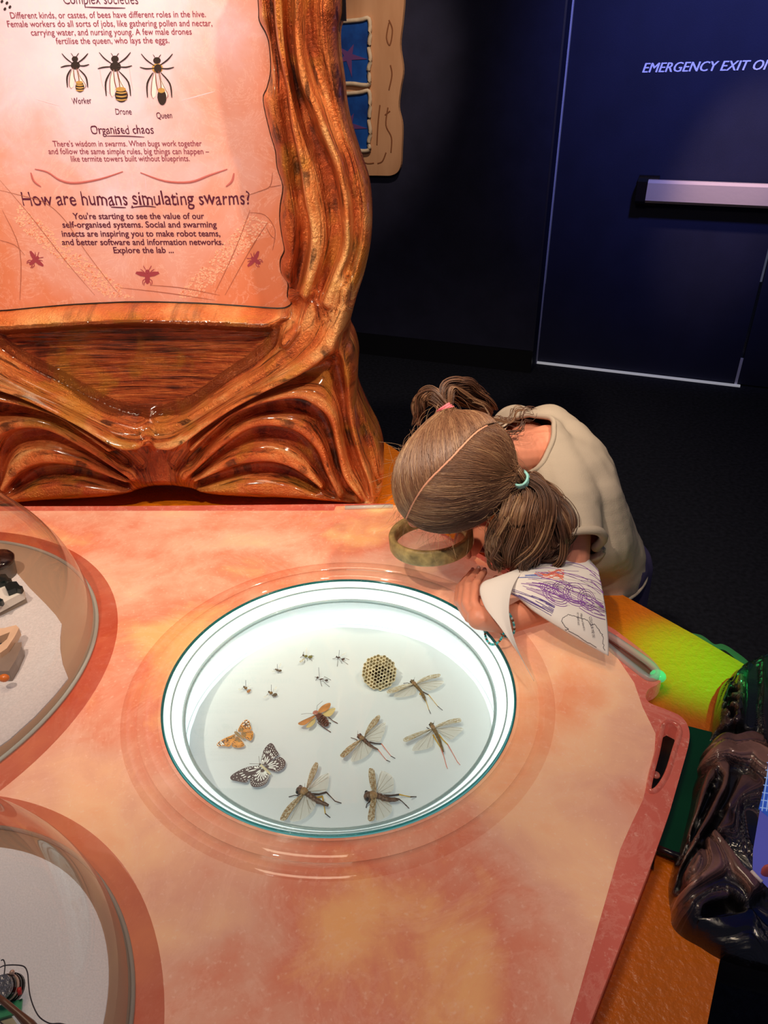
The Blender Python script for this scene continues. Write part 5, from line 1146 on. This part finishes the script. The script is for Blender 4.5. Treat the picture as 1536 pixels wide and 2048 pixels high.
# folds
nV = []
axis = (pelvis-nb_).normalized()
for p in V:
    p = Vector(p); q = p-nb_
    t = q.dot(axis)
    pr_ = q-axis*t; n1 = noise.noise(Vector((pr_.x*24+t*5, pr_.y*24, pr_.z*24+t*7)))
    n2 = noise.noise(Vector(((p.x+p.y)*26, p.z*14, 4.0)))
    ra = abs(noise.noise(Vector((pr_.x*13, pr_.y*13+t*4, pr_.z*13+t*3))))
    c_ = nb_+axis*t; d = (p-c_).normalized()
    rb = max(0.0, 1-ra/0.30); nV.append(p+d*(0.0065*n1+0.001*n2-0.004*rb*rb*(3-2*rb)))
bm = bmesh.new(); vs_ = [bm.verts.new(v) for v in nV]
for q in Fc:
    try: bm.faces.new([vs_[i] for i in q])
    except ValueError: pass
bm.normal_update()
def cut(co_, no_, cond=None):
    co_ = Vector(co_); no_ = Vector(no_).normalized()
    dl = [f_ for f_ in bm.faces if (f_.calc_center_median()-co_).dot(no_) > 0 and (cond is None or cond(f_.calc_center_median()))]
    bmesh.ops.delete(bm, geom=dl, context='FACES')
# collar: remove what lies towards the head beyond the collar ring
colc = onz(1064, 895, 0.968); coln = (neck-chest).normalized()
cut(colc, coln, lambda c: (c-colc).length < 0.13)
coln2 = (CR*-0.9+CU*0.1-_fw*0.5).normalized()
cn = (cufL-sL).normalized(); cut(cufL, cn, lambda c: (c-cufL-cn*(c-cufL).dot(cn)).length < 0.060 and (c-cufL).length < 0.11)
cr_ = (elR-sR).normalized(); cut(sR.lerp(elR, 0.6), cr_, lambda c: (c-elR).length < 0.14)
cut(pelvis+Vector((0, 0, -0.060)), (pelvis-belly), lambda c: True)
lp = [v for v in bm.verts if not v.link_faces]; bmesh.ops.delete(bm, geom=lp, context='VERTS')
bm.verts.index_update()
V = [v.co.copy() for v in bm.verts]; Fc = [tuple(v.index for v in f_.verts) for f_ in bm.faces]
# boundary loops -> hems
from collections import defaultdict
adj = defaultdict(list)
for e_ in bm.edges:
    if len(e_.link_faces) == 1:
        a, b_ = e_.verts; adj[a.index].append(b_.index); adj[b_.index].append(a.index)
loops = []; seen = set()
for st_ in list(adj):
    if st_ in seen: continue
    lp = [st_]; seen.add(st_); cur = st_
    while True:
        nx_ = [q for q in adj[cur] if q not in seen]
        if not nx_: break
        cur = nx_[0]; seen.add(cur); lp.append(cur)
    if len(lp) > 30: loops.append([V[i] for i in lp])
bm.free()
M_shirt = mat('beige_cotton', (180, 164, 146), 0.9, var=0.05, vs=9, bump=0.12, bs=420, spec=0.15)
shirt = mk('shirt', V, Fc, M_shirt, girl, True)
md = shirt.modifiers.new('thickness', 'SOLIDIFY'); md.thickness = 0.003; md.offset = -1
def smoothloop(lp, it=12):
    P = [p.copy() for p in lp]
    for _ in range(it): P = [(P[i-1]+P[i]*2+P[(i+1) % len(P)])/4 for i in range(len(P))]
    return P
for lp in loops:
    P = smoothloop(lp); c = sum(P, Vector())/len(P)
    wd = 0.0075 if (c-cufL).length < 0.06 else 0.0045
    P = P[::2]
    MB().tube(P+[P[0]], wd, 8, up=tuple((cufL-sL).normalized()) if wd > 0.006 else (0, 0, 1)).build('hem', M_shirt, shirt, True)
# trousers
b = MB()
balls(b, [pelvis+Vector((-0.02, 0, -0.03)), pelvis+Vector((0.02, 0, -0.03))], [0.066, 0.066])
for s_ in (-1, 1):
    hip = pelvis+Vector((0.036*s_, 0.02, -0.04)); knee = Vector((hip.x+0.03+0.01*s_, hip.y+0.04, 0.37)); ank = Vector((knee.x+0.02, knee.y+0.05, 0.11))
    balls(b, [hip, knee, ank], [0.066, 0.056, 0.046])
V, Fc = voxel(b, 0.006, 5); mk('trousers', V, Fc, mat('purple_grey_trousers', (74, 64, 104), 0.9), girl, True)
for s_ in (-1, 1):
    x0 = pelvis.x+0.05*s_+0.05+0.01*s_; y0 = pelvis.y+0.11
    MB().ell((x0-0.03, y0-0.05, 0.032), (0.045, 0.0, 0), (0, 0.095, 0), (0, 0, 0.032), 16, 8).build('shoe', mat('grey_shoe', (90, 90, 96), 0.6), girl, True)
# ------------------------------------------------------------------ hair
def hair_mat(name, c0, c1, c2):
    mt = bpy.data.materials.new(name); mt.use_nodes = True; nt = mt.node_tree; b_ = nt.nodes['Principled BSDF']
    n = nt.nodes.new('ShaderNodeAttribute'); n.attribute_name = 'tone'
    col = ramp(nt, n.outputs['Fac'], [(0.0, c0), (0.5, c1), (1.0, c2)])
    nt.links.new(col, b_.inputs['Base Color']); b_.inputs['Roughness'].default_value = 0.42; b_.inputs['Specular IOR Level'].default_value = 0.6
    return mt
M_hair = hair_mat('brown_hair', (78, 48, 34), (128, 88, 62), (190, 152, 112))
def ribbons(name, strands, mt, parent, seg=None):
    """strands: list of (points (n,3), radii (n,), tone) -> three sided tubes in one mesh"""
    VV = []; FF = []; TT = []; off = 0
    for P, R_, tn in strands:
        P = np.asarray(P); n = len(P); T_ = np.gradient(P, axis=0); T_ /= np.linalg.norm(T_, axis=1)[:, None]+1e-9
        A = np.cross(T_, np.array([0.3, 0.2, 0.93])); A /= np.linalg.norm(A, axis=1)[:, None]+1e-9; B_ = np.cross(T_, A)
        R_ = np.broadcast_to(R_, (n,))[:, None]
        for k in range(3):
            a = 2*math.pi*k/3; VV.append(P+(A*math.cos(a)+B_*math.sin(a))*R_)
        i = np.arange(n-1)
        for k in range(3):
            k2 = (k+1) % 3; FF.append(np.c_[off+k*n+i, off+k2*n+i, off+k2*n+i+1, off+k*n+i+1])
        TT.append(np.full(3*n, tn)); off += 3*n
    V_ = np.vstack(VV); F_ = np.vstack(FF)
    # reorder not needed: vertices are stacked per side per strand
    o = mk(name, V_, F_.tolist(), mt, parent, True)
    at = o.data.attributes.new('tone', 'FLOAT', 'POINT'); at.data.foreach_set('value', np.clip(np.concatenate(TT), 0, 1))
    return o
HF, HL, HU = SF+0.010, SL+0.009, SU+0.012
def sc_pt(f_, l_, u_, lift=0.0):
    v_ = Vector((f_, l_, u_)); v_.normalize(); g = 1+lift
    return hp(v_.x*HF*g, v_.y*HL*g, v_.z*HU*g)
bandd = {1: Vector((-0.56, 0.84, 0.10)).normalized(), -1: Vector((-0.56, -0.84, 0.10)).normalized()}
bandp = {s_: sc_pt(*bandd[s_], 0.10) for s_ in (1, -1)}
# cap under the strands
b = MB(); nu, nv = 48, 24
cv = []; 
for i in range(nv+1):
    th = math.radians(128)*i/nv
    for k in range(nu):
        ph = 2*math.pi*k/nu
        ff, ll, uu = math.sin(th)*math.cos(ph), math.sin(th)*math.sin(ph), math.cos(th)
        # hairline: pull the front edge up to the forehead
        lim = -0.05+0.36*max(0, math.cos(ph))**1.2 if math.cos(ph) > -0.2 else -0.55
        if uu < lim: 
            sc_ = max(1e-6, math.sqrt(max(0.0, 1-lim*lim)))/max(1e-6, math.hypot(ff, ll)); ff *= sc_; ll *= sc_; uu = lim
        cv.append(hp(ff*(HF-0.0035), ll*(HL-0.0035), uu*(HU-0.0035)))
cf = []
for i in range(nv):
    for k in range(nu):
        a = i*nu+k; a2 = i*nu+(k+1) % nu
        cf.append((a, a+nu, a2+nu, a2))
M_cap = mat('dark_hair_underlayer', (96, 64, 46), 0.7, var=0.2, vs=60)
hairroot = mk('hair', cv, cf, M_cap, girl, True)
part = []   # centre parting, slightly wandering
for t in np.linspace(0, 1, 200):
    a = math.radians(14+t*150)      # from the hairline over the crown to the nape
    part.append((math.cos(a), 0.035*math.sin(t*14)*0.5+0.02*math.sin(t*5), math.sin(a)))
pl_ = [sc_pt(f_, l_, u_, 0.004) for f_, l_, u_ in part[:175:3]]
MB().tube([p-(p-Hc).normalized()*0.0030+Lv*0.0012*noise.noise(p*180) for p in pl_], 0.0030, 6).build('parting_skin', mat('scalp', (214, 150, 120), 0.6), hairroot, True)
strands = []; rg = random.Random(11)
def slerp(a, b_, t):
    om = math.acos(max(-1, min(1, a.dot(b_)))); so = math.sin(om)
    return (a*math.sin((1-t)*om)+b_*math.sin(t*om))/so if so > 1e-4 else a.copy()
for i in range(9000):
    s_ = 1 if i % 2 else -1
    r0 = rg.random()
    if r0 < 0.66:
        f_, l_, u_ = part[int((rg.random()**0.9)*199)]; st_ = Vector((f_, l_+s_*(0.012+abs(rg.gauss(0, 0.014))), u_)).normalized()
        if rg.random() < 0.3: st_ = slerp(st_, bandd[s_], rg.uniform(0, 0.35)).normalized()
    elif r0 < 0.86:            # front hairline, down to the temple
        t = rg.random(); a = math.radians(5+t*80); up_ = 0.30*math.cos(a)+0.02-0.28*t*t
        st_ = Vector((math.cos(a), s_*math.sin(a), up_+rg.gauss(0, 0.02))).normalized()
    else:                      # nape and behind the ear
        t = rg.random(); st_ = Vector((-0.9+0.7*t*0.7, s_*(0.08+0.85*t), -0.50+0.2*t)).normalized()
    dvar = Vector((rg.gauss(0, 0.05), rg.gauss(0, 0.03), rg.gauss(0, 0.06)))
    en = (bandd[s_]+dvar).normalized()
    bow = Vector((rg.gauss(0, 0.03), 0, rg.gauss(0, 0.03))); lift0 = rg.uniform(0.0, 0.022); n = 13; P = []
    wob = rg.uniform(0, 6.28)
    for j in range(n):
        t = j/(n-1); v_ = (slerp(st_, en, t)+bow*math.sin(math.pi*t)).normalized()
        sag = Vector((0.10*math.sin(math.pi*t)*0.5, 0, 0.0))
        v_ = (v_+sag*(1 if st_.x > 0.2 else 0)).normalized()
        P.append(tuple(sc_pt(v_.x, v_.y, v_.z, lift0*math.sin(math.pi*min(1, t*1.2))+0.004*math.sin(wob+t*9)+0.10*t**6)))
    w_ = rg.uniform(0.00045, 0.0008); tn = 0.42+0.33*noise.noise(Vector((st_.x*6, st_.z*6+s_*3, st_.y*6)))+rg.gauss(0, 0.15)+0.4*max(0, st_.x-0.4)
    strands.append((P, [w_*0.5]+[w_]*(n-2)+[w_*0.8], tn))
ribbons('hair_strands', strands, M_hair, hairroot); tag(hairroot.children[-1], kind='stuff')
# loose wisps at forehead and edges
st2 = []
for i in range(100):
    s_ = rg.choice((1, -1)); a = math.radians(rg.uniform(-5, 95)); st_ = Vector((math.cos(a), s_*math.sin(a), rg.uniform(-0.05, 0.35))).normalized()
    p = sc_pt(*st_, 0.0); d = (p-Hc).normalized()*0.6+Vector((rg.gauss(0, .4), rg.gauss(0, .4), rg.gauss(-0.3, .4))); L_ = rg.uniform(0.010, 0.034); cu_ = Vector((rg.gauss(0, 1), rg.gauss(0, 1), rg.gauss(0, 1)))*0.4
    P = [tuple(p+(d*t+cu_*t*t)*L_) for t in np.linspace(0, 1, 7)]
    st2.append((P, [0.00022]*6+[0.0001], rg.uniform(0.6, 1.0)))
for i in range(90):
    v_ = Vector((rg.gauss(-0.3, 0.6), rg.gauss(0, 1), rg.uniform(0.0, 1))).normalized(); p = sc_pt(*v_, 0.0)
    e_ = slerp(v_, bandd[1 if v_.y > 0 else -1], 0.5); tdir = (sc_pt(*e_, 0.1)-p).normalized(); cu_ = (p-Hc).normalized()
    L_ = rg.uniform(0.02, 0.05); P = [tuple(p+(tdir*t+cu_*math.sin(t*2.6)*0.25)*L_) for t in np.linspace(0, 1, 7)]
    st2.append((P, [0.0002]*6+[0.0001], rg.uniform(0.3, 0.9)))
ribbons('loose_wisps', st2, M_hair, hairroot)
# pigtails
def tail(path, rad, n, wavy, seed, name, tone0=0.45, flat=1.0, frize=0.0):
    C_ = cat([tuple(p) for p in path], 10); m_ = len(C_); T_ = np.gradient(C_, axis=0); T_ /= np.linalg.norm(T_, axis=1)[:, None]
    A = np.cross(T_, np.array(_fw)); A /= np.linalg.norm(A, axis=1)[:, None]; B_ = np.cross(T_, A)
    R_ = np.interp(np.linspace(0, 1, m_), np.linspace(0, 1, len(rad)), rad); rg = random.Random(seed); out = []
    Ls = np.linspace(0, 1, m_)
    for i in range(n):
        lock = int(rg.random()*16); lr = random.Random(seed*100+lock); la, lrad = lr.uniform(0, 6.28), math.sqrt(lr.random())*0.8
        px_, py_ = lrad*math.cos(la)+rg.gauss(0, 0.13), lrad*math.sin(la)+rg.gauss(0, 0.13)
        ph1, ph2, fr = lr.uniform(0, 6.28), lr.uniform(0, 6.28), lr.uniform(2.6, 4.2)
        amp = wavy*(0.25+Ls)*1.0
        ux = px_*R_+amp*np.sin(ph1+Ls*fr*6.28/1.6); uy = (py_*R_+amp*np.cos(ph2+Ls*fr*6.28/1.8))*flat
        end = int(m_*rg.uniform(0.72, 1.0)); 
        P = C_+A*ux[:, None]+B_*uy[:, None]
        if frize: P = P+np.array([[rg.gauss(0, frize)]*3])*Ls[:, None]
        P = P[:end]; w_ = rg.uniform(0.0005, 0.0009)
        wv = np.full(len(P), w_); wv[-3:] *= (0.8, 0.6, 0.3)
        out.append((P, wv, tone0+0.22*math.sin(la*2+lock)+rg.gauss(0, 0.14)))
    o = ribbons(name, out, M_hair, hairroot); tag(o, kind='stuff'); return o
B1, B2 = bandp[1], bandp[-1]
def vd(x, y, d=0.0): return onpl(x, y, B2+_fw*d, _fw)
p1_ = [B1-Lv*0.012, B1, onz(1040, 963, 0.965), onz(1058, 985, 0.955), onz(1062, 1030, 0.93), onz(1055, 1075, 0.885), onz(1032, 1108, 0.84), onz(1005, 1128, 0.80)]
tail(p1_, [0.014, 0.011, 0.020, 0.030, 0.036, 0.038, 0.034, 0.022], 3000, 0.012, 5, 'near_pigtail', 0.42, 0.8)
p1b = [B1, onz(1050, 972, 0.96), onz(1100, 1010, 0.93), onz(1112, 1060, 0.90), onz(1095, 1100, 0.86), onz(1060, 1120, 0.83)]
tail(p1b, [0.010, 0.018, 0.024, 0.026, 0.022, 0.016], 1400, 0.011, 9, 'near_pigtail_outer_lock', 0.25, 0.8)
tail([B1-Lv*0.01, onz(1028, 985, 0.955), onz(1006, 1030, 0.93), onz(992, 1075, 0.89), onz(990, 1110, 0.85), onz(1000, 1135, 0.82)], [0.008, 0.011, 0.015, 0.017, 0.015, 0.009], 1100, 0.007, 19, 'near_pigtail_inner_lock', 0.5, 0.8)
p2_ = [B2+Lv*0.010, B2, vd(868, 790, 0.005), vd(850, 793, 0.012), vd(838, 815, 0.03), vd(832, 850, 0.06)]
tail(p2_, [0.012, 0.010, 0.017, 0.017, 0.014, 0.006], 700, 0.0035, 15, 'far_pigtail', 0.35)
p3_ = [B2+Lv*0.010, B2, vd(895, 785, 0.01), vd(925, 785, 0.025), vd(955, 800, 0.05), vd(975, 825, 0.08)]
tail(p3_, [0.012, 0.010, 0.020, 0.024, 0.022, 0.014], 1000, 0.004, 25, 'far_pigtail_curl', 0.22)
tail([vd(975, 850, -0.02), vd(1010, 852, 0.0), vd(1040, 835, 0.01), vd(1065, 815, 0.02)], [0.02, 0.02, 0.02, 0.012], 26, 0.006, 35, 'nape_wisps', 0.3)
def band(c, ax_, r_, col, nm, k=4):
    b = MB(); ax_ = ax_.normalized()
    for j in range(k):
        cc_ = c+ax_*((j-(k-1)/2)*0.0034); a1 = ax_.orthogonal().normalized(); a2 = ax_.cross(a1)
        P = [cc_+a1*r_*math.cos(2*math.pi*i/24)+a2*r_*math.sin(2*math.pi*i/24) for i in range(25)]
        b.tube(P, 0.0023, 6, cap=False, up=tuple(ax_))
    return b.build(nm, mat(nm, col, 0.6), hairroot, True)
band(B1+Lv*0.004, onz(1045, 965, 0.965)-B1, 0.0125, (150, 214, 206), 'teal_hair_band', 4)
band(B2-Lv*0.002, vd(872, 788)-B2, 0.0125, (240, 120, 132), 'pink_hair_band', 3)
# bracelet (worn)
def beads(c, ax_, r1, r2, n, rb, name, cols):
    ax_ = ax_.normalized(); a1 = ax_.orthogonal().normalized(); a2 = ax_.cross(a1); br = None
    mm = [mat(name+'_bead_%d' % i, cc_, 0.15) for i, cc_ in enumerate(cols)]
    b = MB()
    for i in range(n):
        a = 2*math.pi*i/n; q = c+a1*r1*math.cos(a)+a2*r2*math.sin(a); b.ell(q, (rb, 0, 0), (0, rb, 0), (0, 0, rb), 8, 6, i % len(cols))
    return b.build(name, None, girl, True, mats=mm)
wa = (wrL-elL)
beads(wrL+wa.normalized()*0.004, wa, 0.0245, 0.0245, 44, 0.0021, 'beaded_bracelet', [(60, 170, 180), (150, 220, 214), (110, 84, 60), (220, 226, 222)])
beads(kz(990, 1252, 0.962), (wa.normalized()+Vector((0.1, 0.35, 0.3))), 0.029, 0.029, 50, 0.0021, 'turquoise_bracelet', [(40, 190, 200), (110, 220, 220), (140, 100, 60)])
# ------------------------------------------------------------------ magnifier
mc = onz(862, 1076, 0.835); mg = empty('magnifying_glass', tuple(mc), 'round magnifying glass with a thick speckled wooden rim, held under the face', 'magnifying glass')
mN = (Vector((0, 0, 1))+CR*-0.10+CU*0.12).normalized(); m1 = mN.orthogonal().normalized(); m2 = mN.cross(m1)
def mlathe(prof, nm, mt_, closed=True, n=64):
    v = []; f = []; k = len(prof)
    for i in range(n):
        a = 2*math.pi*i/n
        for r_, z in prof: v.append(mc+m1*r_*math.cos(a)+m2*r_*math.sin(a)+mN*z)
    for i in range(n):
        for j in range(k if closed else k-1): f.append((i*k+j, ((i+1) % n)*k+j, ((i+1) % n)*k+(j+1) % k, i*k+(j+1) % k))
    return mk(nm, v, f, mt_, mg, True)
M_wood = mat('speckled_olive_wood', (166, 142, 88), 0.55, var=0.45, vs=60, bump=0.15, bs=120)
mlathe([(r_*1.22, z_*1.25) for r_, z_ in [(0.0525, -0.011), (0.058, -0.011), (0.0595, -0.008), (0.0595, 0.008), (0.058, 0.011), (0.0525, 0.011), (0.0500, 0.008), (0.0500, -0.008)]], 'wooden_rim', M_wood)
mlathe([(0.0001, 0.006), (0.036, 0.0045), (0.062, 0.001), (0.062, -0.001), (0.036, -0.0045), (0.0001, -0.006)], 'lens', clear('lens_glass', (245, 246, 246), 0.01), False)
MB().tube([mc+(hndR-mc).normalized()*0.068, hndR, hndR+(hndR-mc)*0.35], [0.007, 0.008, 0.008], 10).build('handle', mat('dark_plum_handle', (84, 34, 44), 0.4), mg, True)
# ------------------------------------------------------------------ curled drawing
RB = [(1068, 1362, .955), (1040, 1312, .925), (1003, 1258, .905), (969, 1212, .905), (974, 1192, .925), (1024, 1190, .920), (1066, 1222, .922), (1112, 1252, .930), (1165, 1284, .945), (1217, 1312, .960)]
RM = [(1018, 1215, .895), (1000, 1200, .890), (978, 1182, .892), (962, 1172, .902), (972, 1168, .912), (1020, 1172, .900), (1080, 1186, .895), (1130, 1204, .900), (1178, 1220, .910), (1213, 1232, .925)]
RT = [(1064, 1127, .900), (1045, 1134, .895), (1020, 1144, .895), (990, 1157, .900), (995, 1154, .915), (1050, 1138, .892), (1095, 1122, .885), (1135, 1113, .885), (1172, 1115, .890), (1196, 1138, .900)]
rows = []
for Rr in (RB, RM, RT): rows.append(cat([tuple(kz(x, y, k)) for x, y, k in Rr], 8))
NR = 24; grid = []
for j in range(NR+1):
    t = j/NR
    # quadratic through the three rows
    l0, l1, l2 = (t-0.5)*(t-1)*2, -4*t*(t-1), 2*t*(t-0.5)
    grid.append(rows[0]*l0+rows[1]*l1+rows[2]*l2)
grid = np.array(grid); NC = grid.shape[1]
v = grid.reshape(-1, 3); f = [(j*NC+i, j*NC+i+1, (j+1)*NC+i+1, (j+1)*NC+i) for j in range(NR) for i in range(NC-1)]
M_paper = mat('white_paper', (236, 226, 218), 0.7)
pap = mk('drawing_sheet', v, f, M_paper, None, True); tag(pap, 'curled white sheet with purple crayon scribbles in the girl\'s hand', 'paper')
md = pap.modifiers.new('thickness', 'SOLIDIFY'); md.thickness = 0.0004; md.offset = 0
def onpap(s_, t, off=0.0):
    """s_: 0..1 along the sheet, t: 0..1 from the lower edge"""
    i = min(NC-1.001, max(0, s_*(NC-1))); j = min(NR-0.001, max(0, t*NR)); i0, j0 = int(i), int(j); a, b_ = i-i0, j-j0
    p = (grid[j0, i0]*(1-a)*(1-b_)+grid[j0, i0+1]*a*(1-b_)+grid[j0+1, i0]*(1-a)*b_+grid[j0+1, i0+1]*a*b_)
    n_ = np.cross(grid[j0, i0+1]-grid[j0, i0], grid[j0+1, i0]-grid[j0, i0]); n_ /= np.linalg.norm(n_)+1e-9
    p = Vector(p); n_ = Vector(n_)
    if n_.dot(CAM-p) < 0: n_ = -n_
    return p+n_*off
rg = random.Random(21)
def scrib(n, s0, s1, t0, t1, amp, w_, mt_, nm, slope=0.0, freq=3):
    b = MB()
    for _ in range(n):
        a = rg.uniform(s0, s1); L_ = rg.uniform(0.10, 0.3); e_ = min(s1+0.02, a+L_); t = rg.uniform(t0, t1); ph = rg.uniform(0, 6.28); dr = slope+rg.gauss(0, 0.08)
        P = [onpap(q, min(0.98, max(0.02, t+dr*(q-a)+amp*math.sin(ph+(q-a)*freq*6.28))), 0.0006) for q in np.linspace(a, e_, 14)]
        b.tube(P, w_*rg.uniform(0.45, 1.0), 3, cap=False)
    return b.build(nm, mt_, pap)
M_pu = mat('purple_crayon', (134, 74, 160), 0.8); M_dp = mat('dark_violet_crayon', (92, 66, 140), 0.8); M_ink = mat('black_ink', (58, 44, 62), 0.7); M_red = mat('red_orange_crayon', (226, 110, 84), 0.8); M_blu = mat('blue_crayon', (90, 110, 180), 0.8)
scrib(26, 0.58, 0.96, 0.50, 0.66, 0.03, 0.0007, M_pu, 'purple_scribble', -0.3); scrib(14, 0.56, 0.72, 0.14, 0.40, 0.01, 0.0007, M_dp, 'violet_scribble', -0.1); scrib(16, 0.60, 0.98, 0.72, 0.97, 0.02, 0.0006, M_pu, 'purple_scribble', -0.2)
scrib(20, 0.58, 0.98, 0.50, 0.9, 0.02, 0.00022, M_ink, 'ink_line', -0.2); scrib(14, 0.62, 0.74, 0.78, 0.84, 0.03, 0.0007, M_red, 'red_scribble', 0, 8); scrib(8, 0.56, 0.64, 0.74, 0.84, 0.01, 0.0006, M_blu, 'blue_scribble')
b = MB()
for cx_, cy_, ra in ((0.70, 0.62, 0.05), (0.76, 0.64, 0.06), (0.82, 0.62, 0.07), (0.74, 0.55, 0.08), (0.88, 0.60, 0.06)):
    for k in range(3): b.tube([onpap(cx_+ra*(1-0.2*k)*math.cos(a)*0.8, cy_+ra*(1-0.2*k)*math.sin(a)*1.8, 0.0006) for a in np.linspace(0.4*k, 5.6+0.3*k, 22)], 0.0005, 3, cap=False)
b.build('purple_loops', M_pu, pap)
b = MB()
for pts in ([(0.80, 0.34), (0.79, 0.28), (0.785, 0.20), (0.80, 0.13), (0.82, 0.10), (0.815, 0.05)], [(0.80, 0.34), (0.84, 0.36), (0.88, 0.37), (0.90, 0.33), (0.92, 0.35), (0.94, 0.30), (0.96, 0.24), (0.965, 0.12), (0.975, 0.05)], [(0.82, 0.06), (0.86, 0.07), (0.90, 0.05), (0.94, 0.04)]):
    b.tube([onpap(x+rg.gauss(0, 0.002), y+rg.gauss(0, 0.004), 0.0006) for x, y in cat(pts, 6)], 0.0004, 3, cap=False)
b.build('map_outline', M_ink, pap)
def paptext(body_, s0, t0, s1, t1, hgt, bold=0.0):
    V_, F_ = text_mesh(body_, bold); xs = [q.x for q in V_]; x0, x1 = min(xs), max(xs); out = []
    dx, dy = s1-s0, t1-t0; L_ = math.hypot(dx, dy); nx_, ny_ = dy/L_, -dx/L_
    for q in V_:
        a = (q.x-x0)/(x1-x0); out.append(onpap(s0+dx*a+nx_*q.y*hgt*0.5, t0+dy*a+ny_*q.y*hgt, 0.0007))
    mk('lettering', out, F_, M_ink, pap)
def pt_s(px_, py_):
    best = None
    for jj in range(NR+1):
        for ii in range(int(NC*0.55), NC):
            p = Vector(grid[jj, ii])-CAM; d = p.dot(_fw); X = 768+F_PX*p.dot(CR)/d; Y = 1024-F_PX*p.dot(CU)/d
            e_ = (X-px_)**2+(Y-py_)**2
            if best is None or e_ < best[0]: best = (e_, ii/(NC-1), jj/NR)
    return best[1:]
for s_, a, b_, h_ in (('COLOUR ME IN', (1177, 1234), (1181, 1275), 0.10), ('Make me blend in', (1162, 1228), (1168, 1262), 0.055), ('or stand out', (1151, 1228), (1156, 1252), 0.055)):
    A_, B2_ = pt_s(*a), pt_s(*b_)
    V_, F_ = text_mesh(s_, -0.005); xs = [q.x for q in V_]; x0, x1 = min(xs), max(xs); out = []
    Ap = onpap(*A_, 0.0008); Bp = onpap(*B2_, 0.0008); ex = (Bp-Ap); wd = ex.length; ex.normalize(); nn_ = (CAM-Ap).normalized(); ey = nn_.cross(ex).normalized()
    sx = wd/(x1-x0)
    for q in V_: out.append(Ap+ex*((q.x-x0)*sx)+ey*(q.y*sx*1.25)+nn_*0.0012)
    mk('lettering', out, F_, M_ink, pap)
